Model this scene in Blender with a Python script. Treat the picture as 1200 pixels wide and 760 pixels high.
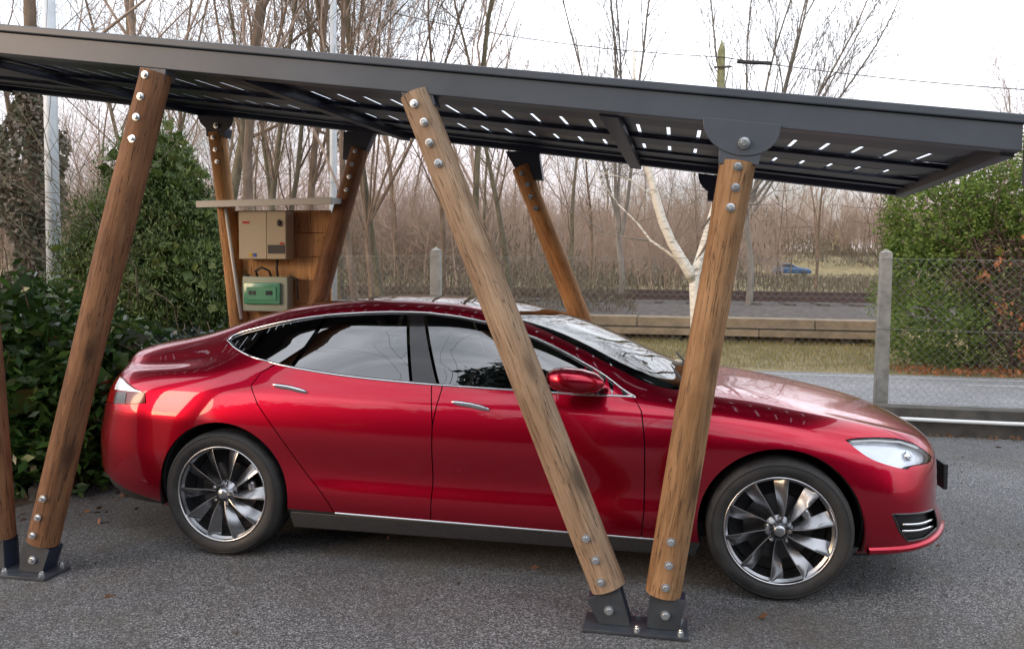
import bpy, bmesh, math, random
import numpy as np
from mathutils import Vector, Matrix, Euler
from mathutils.geometry import delaunay_2d_cdt
sc = bpy.context.scene
R = math.radians
for o in list(bpy.data.objects): bpy.data.objects.remove(o)
# ------------------------------------------------------------------ camera
cam = bpy.data.cameras.new('camera'); co = bpy.data.objects.new('camera', cam); sc.collection.objects.link(co)
_a, _p, _r = R(11.064), R(-3.453), R(0.597)
F_ = Vector((-math.sin(_a)*math.cos(_p), math.cos(_a)*math.cos(_p), math.sin(_p)))
R_ = Vector((math.cos(_a), math.sin(_a), 0)); U_ = R_.cross(F_)
R2 = R_*math.cos(_r)+U_*math.sin(_r); U2 = -R_*math.sin(_r)+U_*math.cos(_r)
co.matrix_world = Matrix(((R2.x,U2.x,-F_.x,-0.5267),(R2.y,U2.y,-F_.y,-4.1324),(R2.z,U2.z,-F_.z,1.5775),(0,0,0,1)))
cam.sensor_width = 36; cam.lens = 970*36/1200; cam.clip_end = 4000; cam.clip_start = .05
sc.camera = co
# ------------------------------------------------------------------ sky, sun, exposure
SUN_EL, SUN_AZ = R(13), R(229)              # azimuth clockwise from +Y
w = bpy.data.worlds.new('World'); sc.world = w; w.use_nodes = True
nt = w.node_tree; nt.nodes.clear()
sky = nt.nodes.new('ShaderNodeTexSky'); sky.sky_type = 'NISHITA'; sky.sun_disc = False
sky.sun_elevation = SUN_EL; sky.sun_rotation = SUN_AZ; sky.dust_density = 2.5; sky.air_density = 1.0
bg = nt.nodes.new('ShaderNodeBackground'); bg.inputs[1].default_value = 0.15
tc = nt.nodes.new('ShaderNodeTexCoord'); mp = nt.nodes.new('ShaderNodeMapping'); mp.inputs['Scale'].default_value = (1,1,2.6)
no = nt.nodes.new('ShaderNodeTexNoise'); no.inputs['Scale'].default_value = 2.2; no.inputs['Detail'].default_value = 7; no.inputs['Roughness'].default_value = .55
cr = nt.nodes.new('ShaderNodeValToRGB'); cr.color_ramp.elements[0].position = .36; cr.color_ramp.elements[1].position = .56
cr.color_ramp.elements[0].color = (.40,.40,.40,1); cr.color_ramp.elements[1].color = (1,1,1,1)
mx = nt.nodes.new('ShaderNodeMix'); mx.data_type = 'RGBA'; mx.inputs[7].default_value = (12.2,12.7,13.6,1)
L = nt.links.new
L(tc.outputs['Generated'], mp.inputs[0]); L(mp.outputs[0], no.inputs['Vector']); L(no.outputs[0], cr.inputs[0]); L(cr.outputs[0], mx.inputs[0])
sx = nt.nodes.new('ShaderNodeSeparateXYZ'); L(tc.outputs['Generated'], sx.inputs[0])
el = nt.nodes.new('ShaderNodeMapRange'); el.interpolation_type = 'SMOOTHSTEP'; el.inputs['From Min'].default_value = .06; el.inputs['From Max'].default_value = .30; L(sx.outputs['Z'], el.inputs['Value'])
cl = nt.nodes.new('ShaderNodeMix'); cl.data_type = 'RGBA'; cl.inputs[6].default_value = (5.9,5.15,5.35,1); cl.inputs[7].default_value = (12.4,12.9,13.9,1); L(el.outputs[0], cl.inputs[0]); L(cl.outputs[2], mx.inputs[7])
L(sky.outputs[0], mx.inputs[6]); L(mx.outputs[2], bg.inputs[0])
ow = nt.nodes.new('ShaderNodeOutputWorld'); L(bg.outputs[0], ow.inputs[0])
sun = bpy.data.lights.new('sun', 'SUN'); sun.energy = 1.5; sun.angle = R(26); sun.color = (1,.68,.42)
so = bpy.data.objects.new('sun', sun); sc.collection.objects.link(so)
sd = Vector((math.sin(SUN_AZ)*math.cos(SUN_EL), math.cos(SUN_AZ)*math.cos(SUN_EL), math.sin(SUN_EL)))
so.rotation_euler = sd.to_track_quat('Z', 'Y').to_euler()
vs = sc.view_settings; vs.view_transform = 'Standard'; vs.look = 'None'; vs.exposure = .28; vs.gamma = 1; vs.use_curve_mapping = False
sc.cycles.max_bounces = 8; sc.cycles.transparent_max_bounces = 16
# ------------------------------------------------------------------ helpers
C = sc.collection
rng = np.random.default_rng(7); random.seed(7)
def tag(o, label=None, cat=None, group=None, kind=None):
    if label: o['label'] = label
    if cat: o['category'] = cat
    if group: o['group'] = group
    if kind: o['kind'] = kind
    return o
def empty(name, loc=(0,0,0), rz=0, parent=None):
    o = bpy.data.objects.new(name, None); C.objects.link(o); o.location = loc; o.rotation_euler = (0,0,rz); o.empty_display_size = .1
    if parent: o.parent = parent
    return o
def meshobj(name, V, F, mat, parent=None, smooth=False, loc=None, normals=None, mi=None):
    me = bpy.data.meshes.new(name)
    if isinstance(F, np.ndarray) and len(F):
        V = np.asarray(V, np.float32); n, k = F.shape
        me.vertices.add(len(V)); me.vertices.foreach_set('co', V.ravel())
        me.loops.add(n*k); me.loops.foreach_set('vertex_index', F.astype(np.int32).ravel())
        me.polygons.add(n); me.polygons.foreach_set('loop_start', np.arange(0, n*k, k, dtype=np.int32))
        me.update(calc_edges=True)
    else:
        me.from_pydata([tuple(map(float, v)) for v in V], [], [tuple(map(int, f)) for f in F]); me.update()
    for m in (mat if isinstance(mat, (list, tuple)) else [mat]): me.materials.append(m)
    if mi is not None: me.polygons.foreach_set('material_index', np.asarray(mi, np.int32))
    if smooth: me.polygons.foreach_set('use_smooth', np.ones(len(me.polygons), bool))
    if normals is not None: me.normals_split_custom_set_from_vertices([tuple(map(float, n)) for n in normals])
    o = bpy.data.objects.new(name, me); C.objects.link(o)
    if parent: o.parent = parent
    if loc is not None: o.location = loc
    return o
class MB:
    def __init__(s): s.V = []; s.F = []
    def add(s, V, F):
        n = len(s.V); s.V += [tuple(v) for v in V]; s.F += [tuple(i+n for i in f) for f in F]; return s
    def box(s, a, b, M=None):
        (x0,y0,z0),(x1,y1,z1) = a, b
        V = [(x0,y0,z0),(x1,y0,z0),(x1,y1,z0),(x0,y1,z0),(x0,y0,z1),(x1,y0,z1),(x1,y1,z1),(x0,y1,z1)]
        if M is not None: V = [tuple(M @ Vector(v)) for v in V]
        return s.add(V, [(3,2,1,0),(4,5,6,7),(0,1,5,4),(1,2,6,5),(2,3,7,6),(3,0,4,7)])
    def hexa(s, V): return s.add(V, [(3,2,1,0),(4,5,6,7),(0,1,5,4),(1,2,6,5),(2,3,7,6),(3,0,4,7)])
    def tube(s, pts, rad, n=8, cap=True):
        pts = [Vector(p) for p in pts]; rad = rad if hasattr(rad, '__len__') else [rad]*len(pts)
        V = []; F = []; prev = None
        for i, p in enumerate(pts):
            t = (pts[min(i+1, len(pts)-1)]-pts[max(i-1, 0)]).normalized()
            if prev is None: a = t.orthogonal().normalized()
            else: a = (prev-t*prev.dot(t)).normalized()
            prev = a; b = t.cross(a)
            for k in range(n):
                q = 2*math.pi*k/n; V.append(tuple(p+(a*math.cos(q)+b*math.sin(q))*rad[i]))
        for i in range(len(pts)-1):
            for k in range(n):
                k2 = (k+1) % n; F.append((i*n+k, i*n+k2, (i+1)*n+k2, (i+1)*n+k))
        if cap: F.append(tuple(range(n-1, -1, -1))); F.append(tuple((len(pts)-1)*n+k for k in range(n)))
        return s.add(V, F)
    def lathe(s, prof, n=32, axis='y', M=None, close=False):
        """prof: (radius, axial)"""
        V = []; F = []
        for (r, a) in prof:
            for k in range(n):
                q = 2*math.pi*k/n; c, d = r*math.cos(q), r*math.sin(q)
                v = (c, a, d) if axis == 'y' else (c, d, a)
                V.append(tuple(M @ Vector(v)) if M is not None else v)
        m = len(prof)
        for i in range(m-1+(1 if close else 0)):
            j = (i+1) % m
            for k in range(n):
                k2 = (k+1) % n
                f = (i*n+k, i*n+k2, j*n+k2, j*n+k)
                F.append(f if axis == 'z' else f[::-1])
        return s.add(V, F)
    def prism(s, poly, y0, y1):
        """polygon in (x,z) extruded along y"""
        n = len(poly); V = [(x,y0,z) for x,z in poly]+[(x,y1,z) for x,z in poly]
        F = [tuple(range(n)), tuple(range(2*n-1, n-1, -1))]+[(i, n+i, n+(i+1) % n, (i+1) % n) for i in range(n)]
        return s.add(V, F)
    def build(s, name, mat, parent=None, smooth=False, loc=None, bevel=0, seg=2):
        o = meshobj(name, s.V, s.F, mat, parent, smooth, loc)
        bm = bmesh.new(); bm.from_mesh(o.data); bmesh.ops.recalc_face_normals(bm, faces=bm.faces)
        if bevel: 
            es = [e for e in bm.edges if len(e.link_faces) == 2 and e.calc_face_angle(0) > R(35)]
            bmesh.ops.bevel(bm, geom=es, offset=bevel, segments=seg, affect='EDGES', profile=.5, clamp_overlap=True)
        bm.to_mesh(o.data); bm.free()
        if smooth == 'auto' or bevel:
            me = o.data; me.polygons.foreach_set('use_smooth', np.ones(len(me.polygons), bool)); me.set_sharp_from_angle(angle=R(38 if not bevel or bevel >= .02 else 22))
        return o
def cp(o, parent=None, loc=None, rot=None, scale=None, deep=True):
    c = o.copy(); C.objects.link(c)
    if parent is not None: c.parent = parent
    if loc is not None: c.location = loc
    if rot is not None: c.rotation_euler = rot
    if scale is not None: c.scale = scale
    if deep:
        for ch in list(o.children): cp(ch, c)
    return c
# ------------------------------------------------------------------ materials
def mat(name, col=(.5,.5,.5), rough=.6, metal=0, coat=0, spec=.5, coatr=.03, emis=None):
    m = bpy.data.materials.new(name); m.use_nodes = True; b = m.node_tree.nodes['Principled BSDF']
    b.inputs['Base Color'].default_value = (*col, 1); b.inputs['Roughness'].default_value = rough; b.inputs['Metallic'].default_value = metal
    b.inputs['Coat Weight'].default_value = coat; b.inputs['Coat Roughness'].default_value = coatr; b.inputs['Specular IOR Level'].default_value = spec
    return m
class NT:
    """tiny node helper on a material"""
    def __init__(s, m): s.t = m.node_tree; s.b = s.t.nodes['Principled BSDF']
    def n(s, typ, **kw):
        x = s.t.nodes.new(typ)
        for k, v in kw.items():
            if k in x.inputs.keys() if isinstance(k, str) else False: x.inputs[k].default_value = v
            else: setattr(x, k, v)
        return x
    def l(s, a, b): s.t.links.new(a, b)
    def coord(s, kind='Object', scale=(1,1,1)):
        t = s.n('ShaderNodeTexCoord'); m = s.n('ShaderNodeMapping'); m.inputs['Scale'].default_value = scale; s.l(t.outputs[kind], m.inputs[0]); return m.outputs[0]
    def noise(s, vec, scale, detail=4, rough=.55, dist=0):
        x = s.n('ShaderNodeTexNoise'); x.inputs['Scale'].default_value = scale; x.inputs['Detail'].default_value = detail; x.inputs['Roughness'].default_value = rough; x.inputs['Distortion'].default_value = dist
        s.l(vec, x.inputs['Vector']); return x.outputs[0]
    def vor(s, vec, scale, out='Distance', feat='F1'):
        x = s.n('ShaderNodeTexVoronoi', feature=feat); x.inputs['Scale'].default_value = scale; s.l(vec, x.inputs['Vector']); return x.outputs[out]
    def ramp(s, fac, stops):
        x = s.n('ShaderNodeValToRGB'); e = x.color_ramp.elements
        while len(e) < len(stops): e.new(.5)
        for k, (p, c) in enumerate(stops):
            e[k].position = p; e[k].color = (*c, 1) if hasattr(c, '__len__') else (c, c, c, 1)
        s.l(fac, x.inputs[0]); return x.outputs[0]
    def mix(s, fac, a, b, mode='MIX'):
        x = s.n('ShaderNodeMix', data_type='RGBA', blend_type=mode)
        for v, i in ((fac, 0), (a, 6), (b, 7)):
            if hasattr(v, 'links') or hasattr(v, 'is_linked'): s.l(v, x.inputs[i])
            elif i == 0: x.inputs[0].default_value = v
            else: x.inputs[i].default_value = (*v, 1)
        return x.outputs[2]
    def bump(s, h, strength=.3, dist=.01):
        x = s.n('ShaderNodeBump'); x.inputs['Strength'].default_value = strength; x.inputs['Distance'].default_value = dist
        s.l(h, x.inputs['Height']); s.l(x.outputs[0], s.b.inputs['Normal'])
    def base(s, c): s.l(c, s.b.inputs['Base Color'])
    def rough(s, c): s.l(c, s.b.inputs['Roughness'])
def speck(name, c0, c1, scale=30, rough=.8, bump=.2, bd=.003, metal=0, coat=0, kind='Object', lo=.35, hi=.65, stretch=(1,1,1), detail=6):
    m = mat(name, c0, rough, metal, coat); n = NT(m); v = n.coord(kind, stretch)
    f = n.noise(v, scale, detail, .6); n.base(n.ramp(f, [(lo, c0), (hi, c1)]))
    if bump: n.bump(f, bump, bd)
    return m
M = {}
# car paint
m = mat('red_paint', (.50,.004,.022), .31, .9, 1.0, .5, .02); n = NT(m); v = n.coord('Object')
f = n.noise(v, 900, 2); n.base(n.ramp(f, [(.3, (.355,.0005,.016)), (.7, (.535,.0016,.032))]))
d = n.noise(v, 3.0, 5); x = n.ramp(d, [(.4, .015), (.75, .07)]); n.l(x, n.b.inputs['Coat Roughness'])
m.node_tree.nodes['Principled BSDF'].inputs['Coat IOR'].default_value = 1.5
M['red'] = m
def glass(name, tint, ior=1.6, rough=0.0):
    m = bpy.data.materials.new(name); m.use_nodes = True; t = m.node_tree; t.nodes.clear()
    tr = t.nodes.new('ShaderNodeBsdfTransparent'); tr.inputs[0].default_value = (*tint, 1)
    gl = t.nodes.new('ShaderNodeBsdfGlossy'); gl.inputs['Roughness'].default_value = rough; gl.inputs[0].default_value = (1,1,1,1)
    fr = t.nodes.new('ShaderNodeFresnel'); fr.inputs[0].default_value = ior
    mx = t.nodes.new('ShaderNodeMixShader'); o = t.nodes.new('ShaderNodeOutputMaterial')
    # entering from the back of a single sheet must not look like total reflection
    g = t.nodes.new('ShaderNodeNewGeometry'); inv = t.nodes.new('ShaderNodeMath'); inv.operation = 'MULTIPLY_ADD'
    inv.inputs[1].default_value = 1/ior-ior; inv.inputs[2].default_value = ior
    t.links.new(g.outputs['Backfacing'], inv.inputs[0])
    t.links.new(inv.outputs[0], fr.inputs[0])
    t.links.new(fr.outputs[0], mx.inputs[0]); t.links.new(tr.outputs[0], mx.inputs[1]); t.links.new(gl.outputs[0], mx.inputs[2]); t.links.new(mx.outputs[0], o.inputs[0])
    return m
M['side_glass'] = glass('tinted_side_glass', (.035,.045,.05), 2.6)
M['front_glass'] = glass('clear_side_glass', (.12,.15,.155), 2.5)
M['screen'] = glass('windscreen_glass', (.32,.38,.36), 2.2)
M['roof_glass'] = glass('dark_roof_glass', (.02,.02,.025), 1.8)
M['lens'] = glass('lamp_lens', (.9,.92,.95), 1.5)
M['black_gloss'] = mat('gloss_black_trim', (.012,.012,.014), .12, 0, .6)
M['black'] = speck('matt_black_plastic', (.018,.019,.021), (.03,.031,.034), 60, .55, .1)
M['inside'] = mat('dark_interior', (.02,.02,.022), .7)
M['seat'] = speck('grey_seat_leather', (.05,.05,.052), (.075,.074,.072), 20, .5, .1)
M['chrome'] = mat('chrome', (.82,.83,.85), .10, 1)
M['satin'] = mat('satin_aluminium', (.55,.56,.58), .28, 1)
M['rim'] = speck('grey_turbine_rim', (.27,.275,.29), (.34,.345,.36), 8, .26, 0, metal=.95, coat=.3)
M['rimedge'] = mat('machined_rim_edge', (.62,.62,.63), .22, 1)
m = mat('tyre_rubber', (.022,.022,.024), .68); n = NT(m); v = n.coord('Object'); f = n.noise(v, 14, 6); n.base(n.ramp(f, [(.35, (.017,.017,.018)), (.7, (.042,.040,.038))])); n.rough(n.ramp(f, [(.3,.55),(.7,.8)])); M['tyre'] = m
M['disc'] = mat('brake_disc_steel', (.10,.10,.105), .4, 1)
M['tail'] = mat('red_tail_lens', (.22,.001,.005), .15, 0, .5)
M['tail_grey'] = mat('smoked_lamp_lens', (.06,.055,.06), .15, 0, .6)
m = mat('lamp_reflector', (.88,.92,.97), .25, .35); n = NT(m); f = n.noise(n.coord('Object'), 16, 2, .5); n.bump(f, .35, .02); M['lamp_in'] = m
# asphalt
def asphalt(name, dark, light, sc_=1, moss=True):
    m = mat(name, dark, .9); n = NT(m); v = n.coord('Object')
    st = n.vor(v, 95*sc_, 'Color'); bw = n.n('ShaderNodeSeparateColor'); n.l(st, bw.inputs[0])
    cell = n.ramp(bw.outputs[0], [(.0, tuple(.45*c for c in dark)), (.45, dark), (.80, light), (.97, tuple(min(1, 1.9*c) for c in light))])
    big = n.noise(v, .55, 6, .6); c2 = n.mix(n.ramp(big, [(.32, .0), (.72, .75)]), cell, tuple(.62*c for c in dark), 'MIX')
    if moss:
        ms = n.noise(v, 1.3, 8, .65); mm = n.ramp(ms, [(.50, 0), (.68, .5)]); c2 = n.mix(mm, c2, (.095,.082,.055))
        st2 = n.noise(v, .8, 7, .7, 1.5); c2 = n.mix(n.ramp(st2, [(.54, 0), (.66, .35)]), c2, (.052,.05,.05)); l2 = n.noise(v, 26, 4, .7); c2 = n.mix(n.ramp(l2, [(.60, 0), (.72, .45)]), c2, (.05,.048,.05))
    n.base(c2); ed = n.vor(v, 95*sc_); n.bump(ed, .9, .006); return m
M['asphalt'] = asphalt('parking_asphalt', (.090,.090,.092), (.225,.224,.226), 1.7)
M['road'] = asphalt('road_asphalt', (.21,.212,.22), (.31,.31,.315), .8, False)
m = mat('grass_ground', (.1,.1,.04), .95); n = NT(m); v = n.coord('Object'); f = n.noise(v, 1.1, 8, .65); g = n.noise(v, 14, 5, .7)
c = n.ramp(f, [(.30, (.10,.10,.035)), (.48, (.25,.195,.085)), (.66, (.36,.28,.14))]); c = n.mix(n.ramp(g, [(.35, .0), (.7, .6)]), c, (.09,.075,.04)); n.base(c); n.bump(g, .8, .04); M['grass'] = m
M['soil'] = speck('dark_soil_and_leaf_litter', (.03,.026,.02), (.10,.075,.05), 9, .95, .8, .03)
M['ballast'] = speck('track_ballast', (.040,.032,.027), (.115,.093,.078), 5, .95, .9, .05)
M['rail'] = speck('rusty_rail', (.05,.035,.03), (.10,.06,.05), 6, .6, .1)
M['sleeper'] = speck('sleeper_wood', (.07,.055,.05), (.12,.10,.085), 8, .9, .3)
M['conc'] = speck('weathered_concrete', (.19,.185,.165), (.31,.30,.27), 9, .92, .5, .006)
M['conc_dark'] = speck('mossy_concrete', (.05,.046,.04), (.10,.092,.08), 5, .95, .5, .008)
M['beam_conc'] = speck('sandy_concrete_beam', (.17,.13,.085), (.27,.21,.14), 3, .9, .4, .01)
M['galv'] = speck('galvanised_pole', (.50,.55,.58), (.62,.66,.70), 5, .5, 0, metal=.1)
M['wire'] = mat('fence_wire', (.26,.27,.26), .5, .6)
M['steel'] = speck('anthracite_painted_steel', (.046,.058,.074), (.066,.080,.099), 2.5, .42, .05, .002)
M['steel_shaded'] = speck('shaded_anthracite_steel', (.014,.020,.040), (.020,.028,.052), 4, .45, .05, .002)  # same anthracite steel, with the shade under the roof put into its colour
M['steel_foot'] = speck('worn_anthracite_foot_steel', (.024,.029,.036), (.046,.053,.062), 9, .5, .1, .002)
M['cell'] = mat('solar_cell', (.014,.017,.034), .35)
m = bpy.data.materials.new('module_glass'); m.use_nodes = True; t = m.node_tree; t.nodes.clear()
a = t.nodes.new('ShaderNodeBsdfTranslucent'); a.inputs[0].default_value = (.9,.92,.95,1); b = t.nodes.new('ShaderNodeBsdfTransparent'); x = t.nodes.new('ShaderNodeMixShader'); x.inputs[0].default_value = .92
o = t.nodes.new('ShaderNodeOutputMaterial'); t.links.new(b.outputs[0], x.inputs[1]); t.links.new(a.outputs[0], x.inputs[2]); t.links.new(x.outputs[0], o.inputs[0]); M['mod_glass'] = m
M['bolt'] = mat('zinc_bolt', (.70,.73,.75), .25, .9)
def wood(name, dark, mid, light, seed=0, wet=0):
    m = mat(name, mid, .72, 0, 0, .35); n = NT(m); v = n.coord('Object', (1,1,.09)); 
    v2 = n.n('ShaderNodeVectorMath', operation='ADD'); v2.inputs[1].default_value = (seed*3.7, seed*1.3, seed*.9); n.l(v, v2.inputs[0]); v = v2.outputs[0]
    g = n.noise(v, 34, 6, .62, 1.2); b = n.noise(v, 9, 4, .55, .8); vl = n.coord('Object', (1,1,.55)); bl = n.noise(vl, 3.2, 5, .6)
    c = n.ramp(g, [(.28, dark), (.50, mid), (.72, light)])
    c = n.mix(n.ramp(b, [(.40, 0), (.70, .6)]), c, tuple(.55*k for k in mid))
    c = n.mix(n.ramp(bl, [(.42, 0), (.70, .55)]), c, tuple(min(1,1.35*k) for k in light))
    # long drying cracks
    vc = n.coord('Object', (1,1,.045)); ck = n.noise(vc, 46, 3, .5, 2.0); cm = n.ramp(ck, [(.57, 0), (.61, 1), (.65, 0)]); c = n.mix(cm, c, tuple(.3*k for k in dark))
    # knots
    vk = n.coord('Object', (1,1,.42)); kn = n.vor(vk, 5.2); km = n.ramp(kn, [(.10, .95), (.15, .6), (.26, 0)]); c = n.mix(km, c, tuple(.34*k for k in mid))
    st = n.noise(n.coord('Object', (1,1,.28)), 5.5, 5, .65); c = n.mix(n.ramp(st, [(.54, 0), (.66, .35)]), c, (mid[0]*.62, mid[1]*.52, mid[2]*.45))
    n.base(c); n.bump(g, .35, .004); return m
M['wood_tan'] = wood('weathered_pine_log', (.16,.095,.055), (.28,.185,.112), (.38,.275,.185), 1)
M['wood_mid'] = wood('brown_pine_log', (.14,.068,.027), (.25,.132,.056), (.34,.20,.10), 2)
M['wood_dark'] = wood('dark_brown_log', (.088,.037,.016), (.165,.073,.032), (.25,.126,.06), 3)
M['wood_orange'] = wood('orange_brown_log', (.22,.095,.03), (.40,.185,.065), (.52,.28,.115), 4)
M['ply'] = wood('orange_plank_board', (.36,.18,.07), (.50,.27,.11), (.60,.35,.16), 5)
M['endgrain'] = M['wood_tan']
M['beige'] = mat('beige_inverter_case', (.50,.44,.31), .5)
M['beige2'] = mat('beige_inverter_door', (.45,.39,.27), .5)
M['greybox'] = mat('grey_plastic_box', (.36,.42,.33), .55)
M['green_lid'] = mat('green_transparent_lid', (.10,.34,.20), .2, 0, .5)
M['white'] = mat('white_plastic', (.75,.76,.74), .5)
M['red_flat'] = mat('red_print', (.5,.04,.04), .6); M['blue_flat'] = mat('blue_print', (.05,.1,.45), .6); M['yellow_flat'] = mat('yellow_print', (.65,.45,.04), .6)
M['zinc_roof'] = mat('pale_sheet_metal', (.46,.47,.46), .45, .3)
def bark(name, c0, c1, sc_=6): return speck(name, c0, c1, sc_, .95, .6, .01, stretch=(1,1,.35))
M['bark'] = bark('grey_brown_bark', (.105,.074,.052), (.21,.155,.112))
M['bark_hazy'] = bark('hazy_pinkish_twig_bark', (.25,.185,.145), (.43,.33,.265))  # pinkish twigs, lightened so the haze over the woods sits in the colour
M['bark_olive'] = bark('olive_brown_bark', (.085,.073,.045), (.165,.142,.095))
m = mat('birch_bark', (.7,.66,.58), .8); n = NT(m); v = n.coord('Object', (1,1,3.5)); f = n.noise(v, 5.5, 5, .6); n.base(n.ramp(f, [(.33, (.16,.13,.10)), (.38, (.52,.48,.40)), (.5, (.72,.68,.60))])); M['birch'] = m
M['birch_twig'] = bark('pale_birch_twig', (.15,.13,.11), (.26,.235,.20))
def leaf(name, cols, trans=.25, rough=.45):
    m = mat(name, cols[0], rough); n = NT(m)
    g = n.n('ShaderNodeNewGeometry'); r = g.outputs['Random Per Island']
    k = len(cols); c = n.ramp(r, [((i+.0)/max(k-1,1), cols[i]) for i in range(k)]); n.base(c)
    v = n.coord('Object'); f = n.noise(v, 1.7, 4); c2 = n.mix(n.ramp(f, [(.35, 0), (.7, .5)]), c, tuple(.5*x for x in cols[0])); n.base(c2)
    t = n.n('ShaderNodeBsdfTranslucent'); n.l(c2, t.inputs[0]); x = n.n('ShaderNodeMixShader'); x.inputs[0].default_value = trans
    o = [q for q in n.t.nodes if q.type == 'OUTPUT_MATERIAL'][0]; n.l(n.b.outputs[0], x.inputs[1]); n.l(t.outputs[0], x.inputs[2]); n.l(x.outputs[0], o.inputs[0]); return m
M['laurel'] = leaf('laurel_leaf', [(.022,.055,.014),(.035,.09,.018),(.06,.13,.025),(.11,.21,.04)], .2, .32)
M['dark_leaf'] = leaf('dark_blue_green_leaf', [(.015,.03,.025),(.025,.045,.04),(.05,.075,.075)], .15, .3)
M['cypress'] = leaf('drooping_conifer_leaf', [(.035,.065,.014),(.07,.12,.024),(.13,.19,.045),(.20,.23,.075)], .25, .55)
M['thuja'] = leaf('thuja_leaf', [(.07,.125,.018),(.12,.195,.03),(.18,.27,.045),(.26,.33,.075)], .45, .6)
M['thuja_dead'] = leaf('dead_thuja_twig', [(.08,.05,.04),(.13,.08,.06),(.18,.12,.085)], .1, .8)
M['orange_leaf'] = leaf('orange_dead_leaf', [(.35,.12,.04),(.5,.2,.07),(.3,.14,.07)], .3, .8)
M['ivy'] = leaf('ivy_leaf', [(.07,.08,.04),(.13,.13,.075),(.19,.155,.12),(.25,.20,.16)], .2, .6)
M['brush'] = leaf('dry_brush', [(.10,.085,.055),(.16,.13,.09),(.20,.165,.115)], .2, .9)
M['grassblade'] = leaf('grass_blade', [(.20,.18,.07),(.33,.26,.11),(.15,.16,.05),(.42,.33,.16)], .3, .8)
M['deadleaf'] = leaf('fallen_leaf', [(.12,.06,.03),(.22,.10,.05),(.08,.05,.03)], .1, .8)
M['house_wall'] = speck('cream_house_wall', (.72,.58,.33), (.78,.64,.40), 3, .8, 0)
M['house_wall2'] = speck('ochre_house_wall', (.70,.42,.16), (.76,.48,.2), 3, .8, 0)
M['house_roof'] = speck('brown_tile_roof', (.16,.11,.10), (.22,.16,.14), 6, .8, .3)
M['pane'] = mat('dark_window_pane', (.04,.045,.055), .1)
M['blue_car'] = mat('blue_car_paint', (.035,.085,.17), .3, .3, 1)
M['white_car'] = mat('white_car_paint', (.75,.75,.75), .3, 0, 1)
M['red_car'] = mat('red_van_paint', (.45,.02,.03), .3, 0, 1)
M['paint'] = speck('white_road_paint', (.30,.30,.30), (.46,.46,.45), 12, .7, 0)
M['moss'] = speck('mossy_wood', (.16,.17,.08), (.28,.27,.15), 9, .95, .4, .01)
# ------------------------------------------------------------------ car body surface (half), X forward, w from centreline, z up
YC = 0.95                      # world y of the car's centreline
def pchip(xk, yk, x):
    xk = np.array(xk, float); yk = np.array(yk, float); x = np.asarray(x, float)
    h = np.diff(xk); d = np.diff(yk)/h; n = len(xk); m = np.zeros(n)
    for i in range(1, n-1):
        if d[i-1]*d[i] > 0:
            w1 = 2*h[i]+h[i-1]; w2 = h[i]+2*h[i-1]
            m[i] = (w1+w2)/(w1/d[i-1]+w2/d[i])
    m[0] = d[0]; m[-1] = d[-1]
    k = np.clip(np.searchsorted(xk, x)-1, 0, n-2)
    t = (x-xk[k])/h[k]
    a = 2*t**3-3*t**2+1; b = t**3-2*t**2+t; c = -2*t**3+3*t**2; e = t**3-t**2
    return a*yk[k]+b*h[k]*m[k]+c*yk[k+1]+e*h[k]*m[k+1]
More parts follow.
